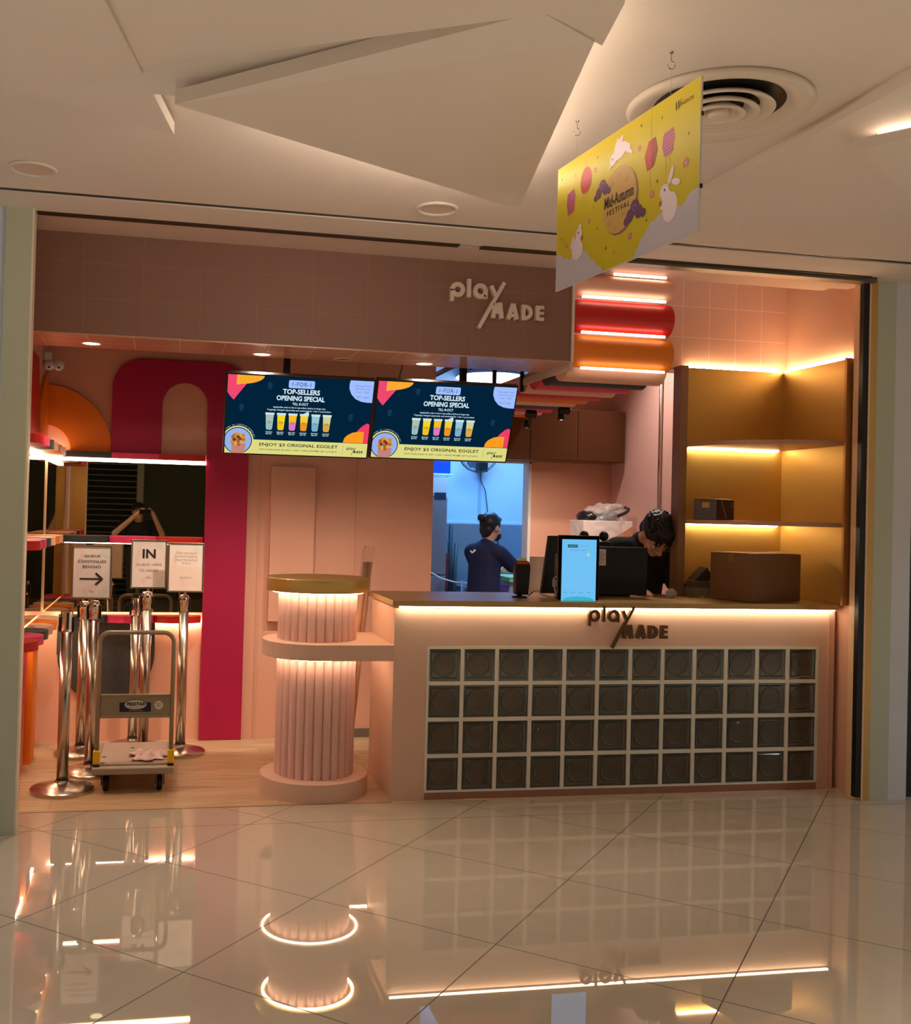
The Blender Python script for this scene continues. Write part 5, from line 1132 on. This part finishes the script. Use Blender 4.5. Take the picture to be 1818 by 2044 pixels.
def man():
    F = Vector((-.12, -1, 0)).normalized(); R = frame(F); cx, cy = 1.88, .98
    t = thing('person', 'person in a black shirt with short dark hair, head bowed over the counter', 'person', (cx, cy, 0))
    hc = Vector((1.885, .69, 1.475)); Rh = frame((.02, -.55, -.84), (.0, -.80, .6)); s = 1.17
    B = MB(); P = head(B, hc, Rh, s); S = lambda x, y, z: Vector((cx, cy, 0)) + R @ Vector((x, y, 0)) + Vector((0, 0, z))
    B.limb(S(0, .12, 1.42), P(0, -.045, -.05), .058, .054)
    B.limb(S(0, .10, 1.31), S(0, -.02, .96), .135, .14, side=R @ Vector((1, 0, 0)), flat=.68); B.limb(S(-.14, .11, 1.375), S(.14, .11, 1.375), .055, .055)
    ank = legs(B, cx, cy, .92, R, th=.09)
    # R's x axis points to the viewer's left of him
    arms = []
    for q in (-1, 1):
        sh = S(q * .19, .10, 1.365)
        if q < 0: el = S(q * .215, .16, 1.17) ; wr = Vector((2.05, .52, 1.128))
        else: el = S(q * .25, .20, 1.17); wr = Vector((1.70, .54, 1.130))
        B.limb(sh, el, .054, .044); B.limb(el, wr, .042, .028); hand(B, wr, (0.05 * q, -1, -.10), (0, 0, -1), .35, 1.0, q); arms.append((sh, el, wr))
    for a in ank: B.limb(a, a + F * .10 + Vector((0, 0, -.05)), .034, .026)
    body = fuse('body', B, SKIN, t, .0075, 3); face_bits(P, Rh, body, s, True)
    C = MB().limb(S(0, .09, 1.29), S(0, -.03, .88), .178, .172, side=R @ Vector((1, 0, 0)), flat=.72); C.limb(S(-.16, .105, 1.375), S(.16, .105, 1.375), .085, .085); C.limb(S(0, .08, 1.38), S(.0, .12, 1.43), .10, .072)
    for a, b_, c_ in arms: C.limb(a, b_, .078, .066); C.limb(b_, b_.lerp(c_, .82), .064, .046)
    fuse('shirt', C, BLKS, t, .010, 8)
    Tm = MB(); legs(Tm, cx, cy, .92, R, th=.105); Tm.limb(S(-.05, 0, .93), S(.05, 0, .93), .13, .13, flat=.9); fuse('trousers', Tm, TROU, t, .012, 4); shoes(ank, R, t)
    Hh = MB(); Hh.ellipsoid(P(0, -.024, .044), (.086 * s, .104 * s, .094 * s), 22, Rh).ellipsoid(P(0, -.065, -.015), (.074 * s, .056 * s, .070 * s), 18, Rh).ellipsoid(P(0, .045, .090), (.070 * s, .052 * s, .038 * s), 16, Rh).ellipsoid(P(.03, .074, .066), (.03, .022, .022), 12, Rh).ellipsoid(P(-.03, .07, .07), (.03, .022, .022), 12, Rh)
    rn = random.Random(4)
    for k in range(150):
        th = rn.uniform(0, 2 * PI); ph = rn.uniform(.0, 1.25); d = Vector((math.sin(ph) * math.cos(th), math.sin(ph) * math.sin(th) * 1.1, math.cos(ph)))
        q0 = P(d.x * .082, d.y * .096 - .02, d.z * .092 + .044); q1 = P(d.x * .089 + rn.uniform(-.01, .01), d.y * .104 - .02 + .010, d.z * .095 + .048); Hh.limb(q0, q1, .010, .006, n=6)
    for k in range(9): x = -.06 + .015 * k; Hh.limb(P(x, .05, .10), P(x + rn.uniform(-.01, .01), .094, .052 + rn.uniform(-.012, .012)), .016, .007, n=6)
    fuse('hair', Hh, HAIR, body, .005, 1)
man()
def photographer():
    F = Vector((0, 1, 0)); R = frame(F); cx, cy = -1.60, -6.02
    t = thing('person', 'person in a dark v-neck shirt holding up a phone, seen in the tinted mirror', 'person', (cx, cy, 0))
    hc = Vector((-1.61, -5.97, 1.515)); Rh = frame((.1, 1, -.02)); B = MB(); P = head(B, hc, Rh, 1.0); S = lambda x, y, z: Vector((cx + x, cy + y, z))
    B.limb(S(0, 0, 1.36), hc + Vector((0, -.02, -.07)), .056, .052); B.limb(S(0, 0, 1.22), S(0, 0, .95), .14, .14, side=(1, 0, 0), flat=.68); B.limb(S(-.15, 0, 1.33), S(.15, 0, 1.33), .055, .055)
    ank = legs(B, cx, cy, .90, R, th=.09)
    arms = []
    for q, w in ((-1, (-1.60, -5.66, 1.50)), (1, (-1.415, -5.66, 1.50))):
        sh = S(q * .195, 0, 1.33); el = S(q * .32, .14, 1.21); B.limb(sh, el, .05, .042); B.limb(el, w, .04, .027); hand(B, w, (-q * .35 if q > 0 else .35, .8, .25), (q * -1, .2, 0), 1.0, 1.0, -q); arms.append((sh, el))
    body = fuse('body', B, SKIN, t, .010, 3); face_bits(P, Rh, body)
    C = MB().limb(S(0, 0, 1.20), S(0, 0, .88), .185, .18, side=(1, 0, 0), flat=.70); C.limb(S(-.17, 0, 1.315), S(.17, 0, 1.315), .075, .075)
    for a, b_ in arms: C.limb(a, a.lerp(b_, .7), .076, .068)
    fuse('shirt', C, BLKS, t, .012, 6); Tm = MB(); legs(Tm, cx, cy, .90, R, th=.105); Tm.limb(S(-.05, 0, .91), S(.05, 0, .91), .13, .13, flat=.9); fuse('trousers', Tm, TROU, t, .014, 4); shoes(ank, R, t)
    Hh = MB().ellipsoid(P(0, -.022, .042), (.088, .102, .094), 20, Rh).ellipsoid(P(0, .045, .085), (.064, .05, .034), 14, Rh); fuse('hair', Hh, HAIR, body, .008, 2)
    p = thing('phone', 'dark phone held up by the person seen in the tinted mirror', 'phone', (-1.51, -5.548, 1.515)); MB().box(-1.59, -1.433, -5.552, -5.543, 1.478, 1.551).build('casing', BLACKG, p, bevel=.003)
    MB().box(-1.585, -1.438, -5.5535, -5.552, 1.482, 1.547).build('display', mat('phone_display', (30, 28, 26), .1), p)
photographer()
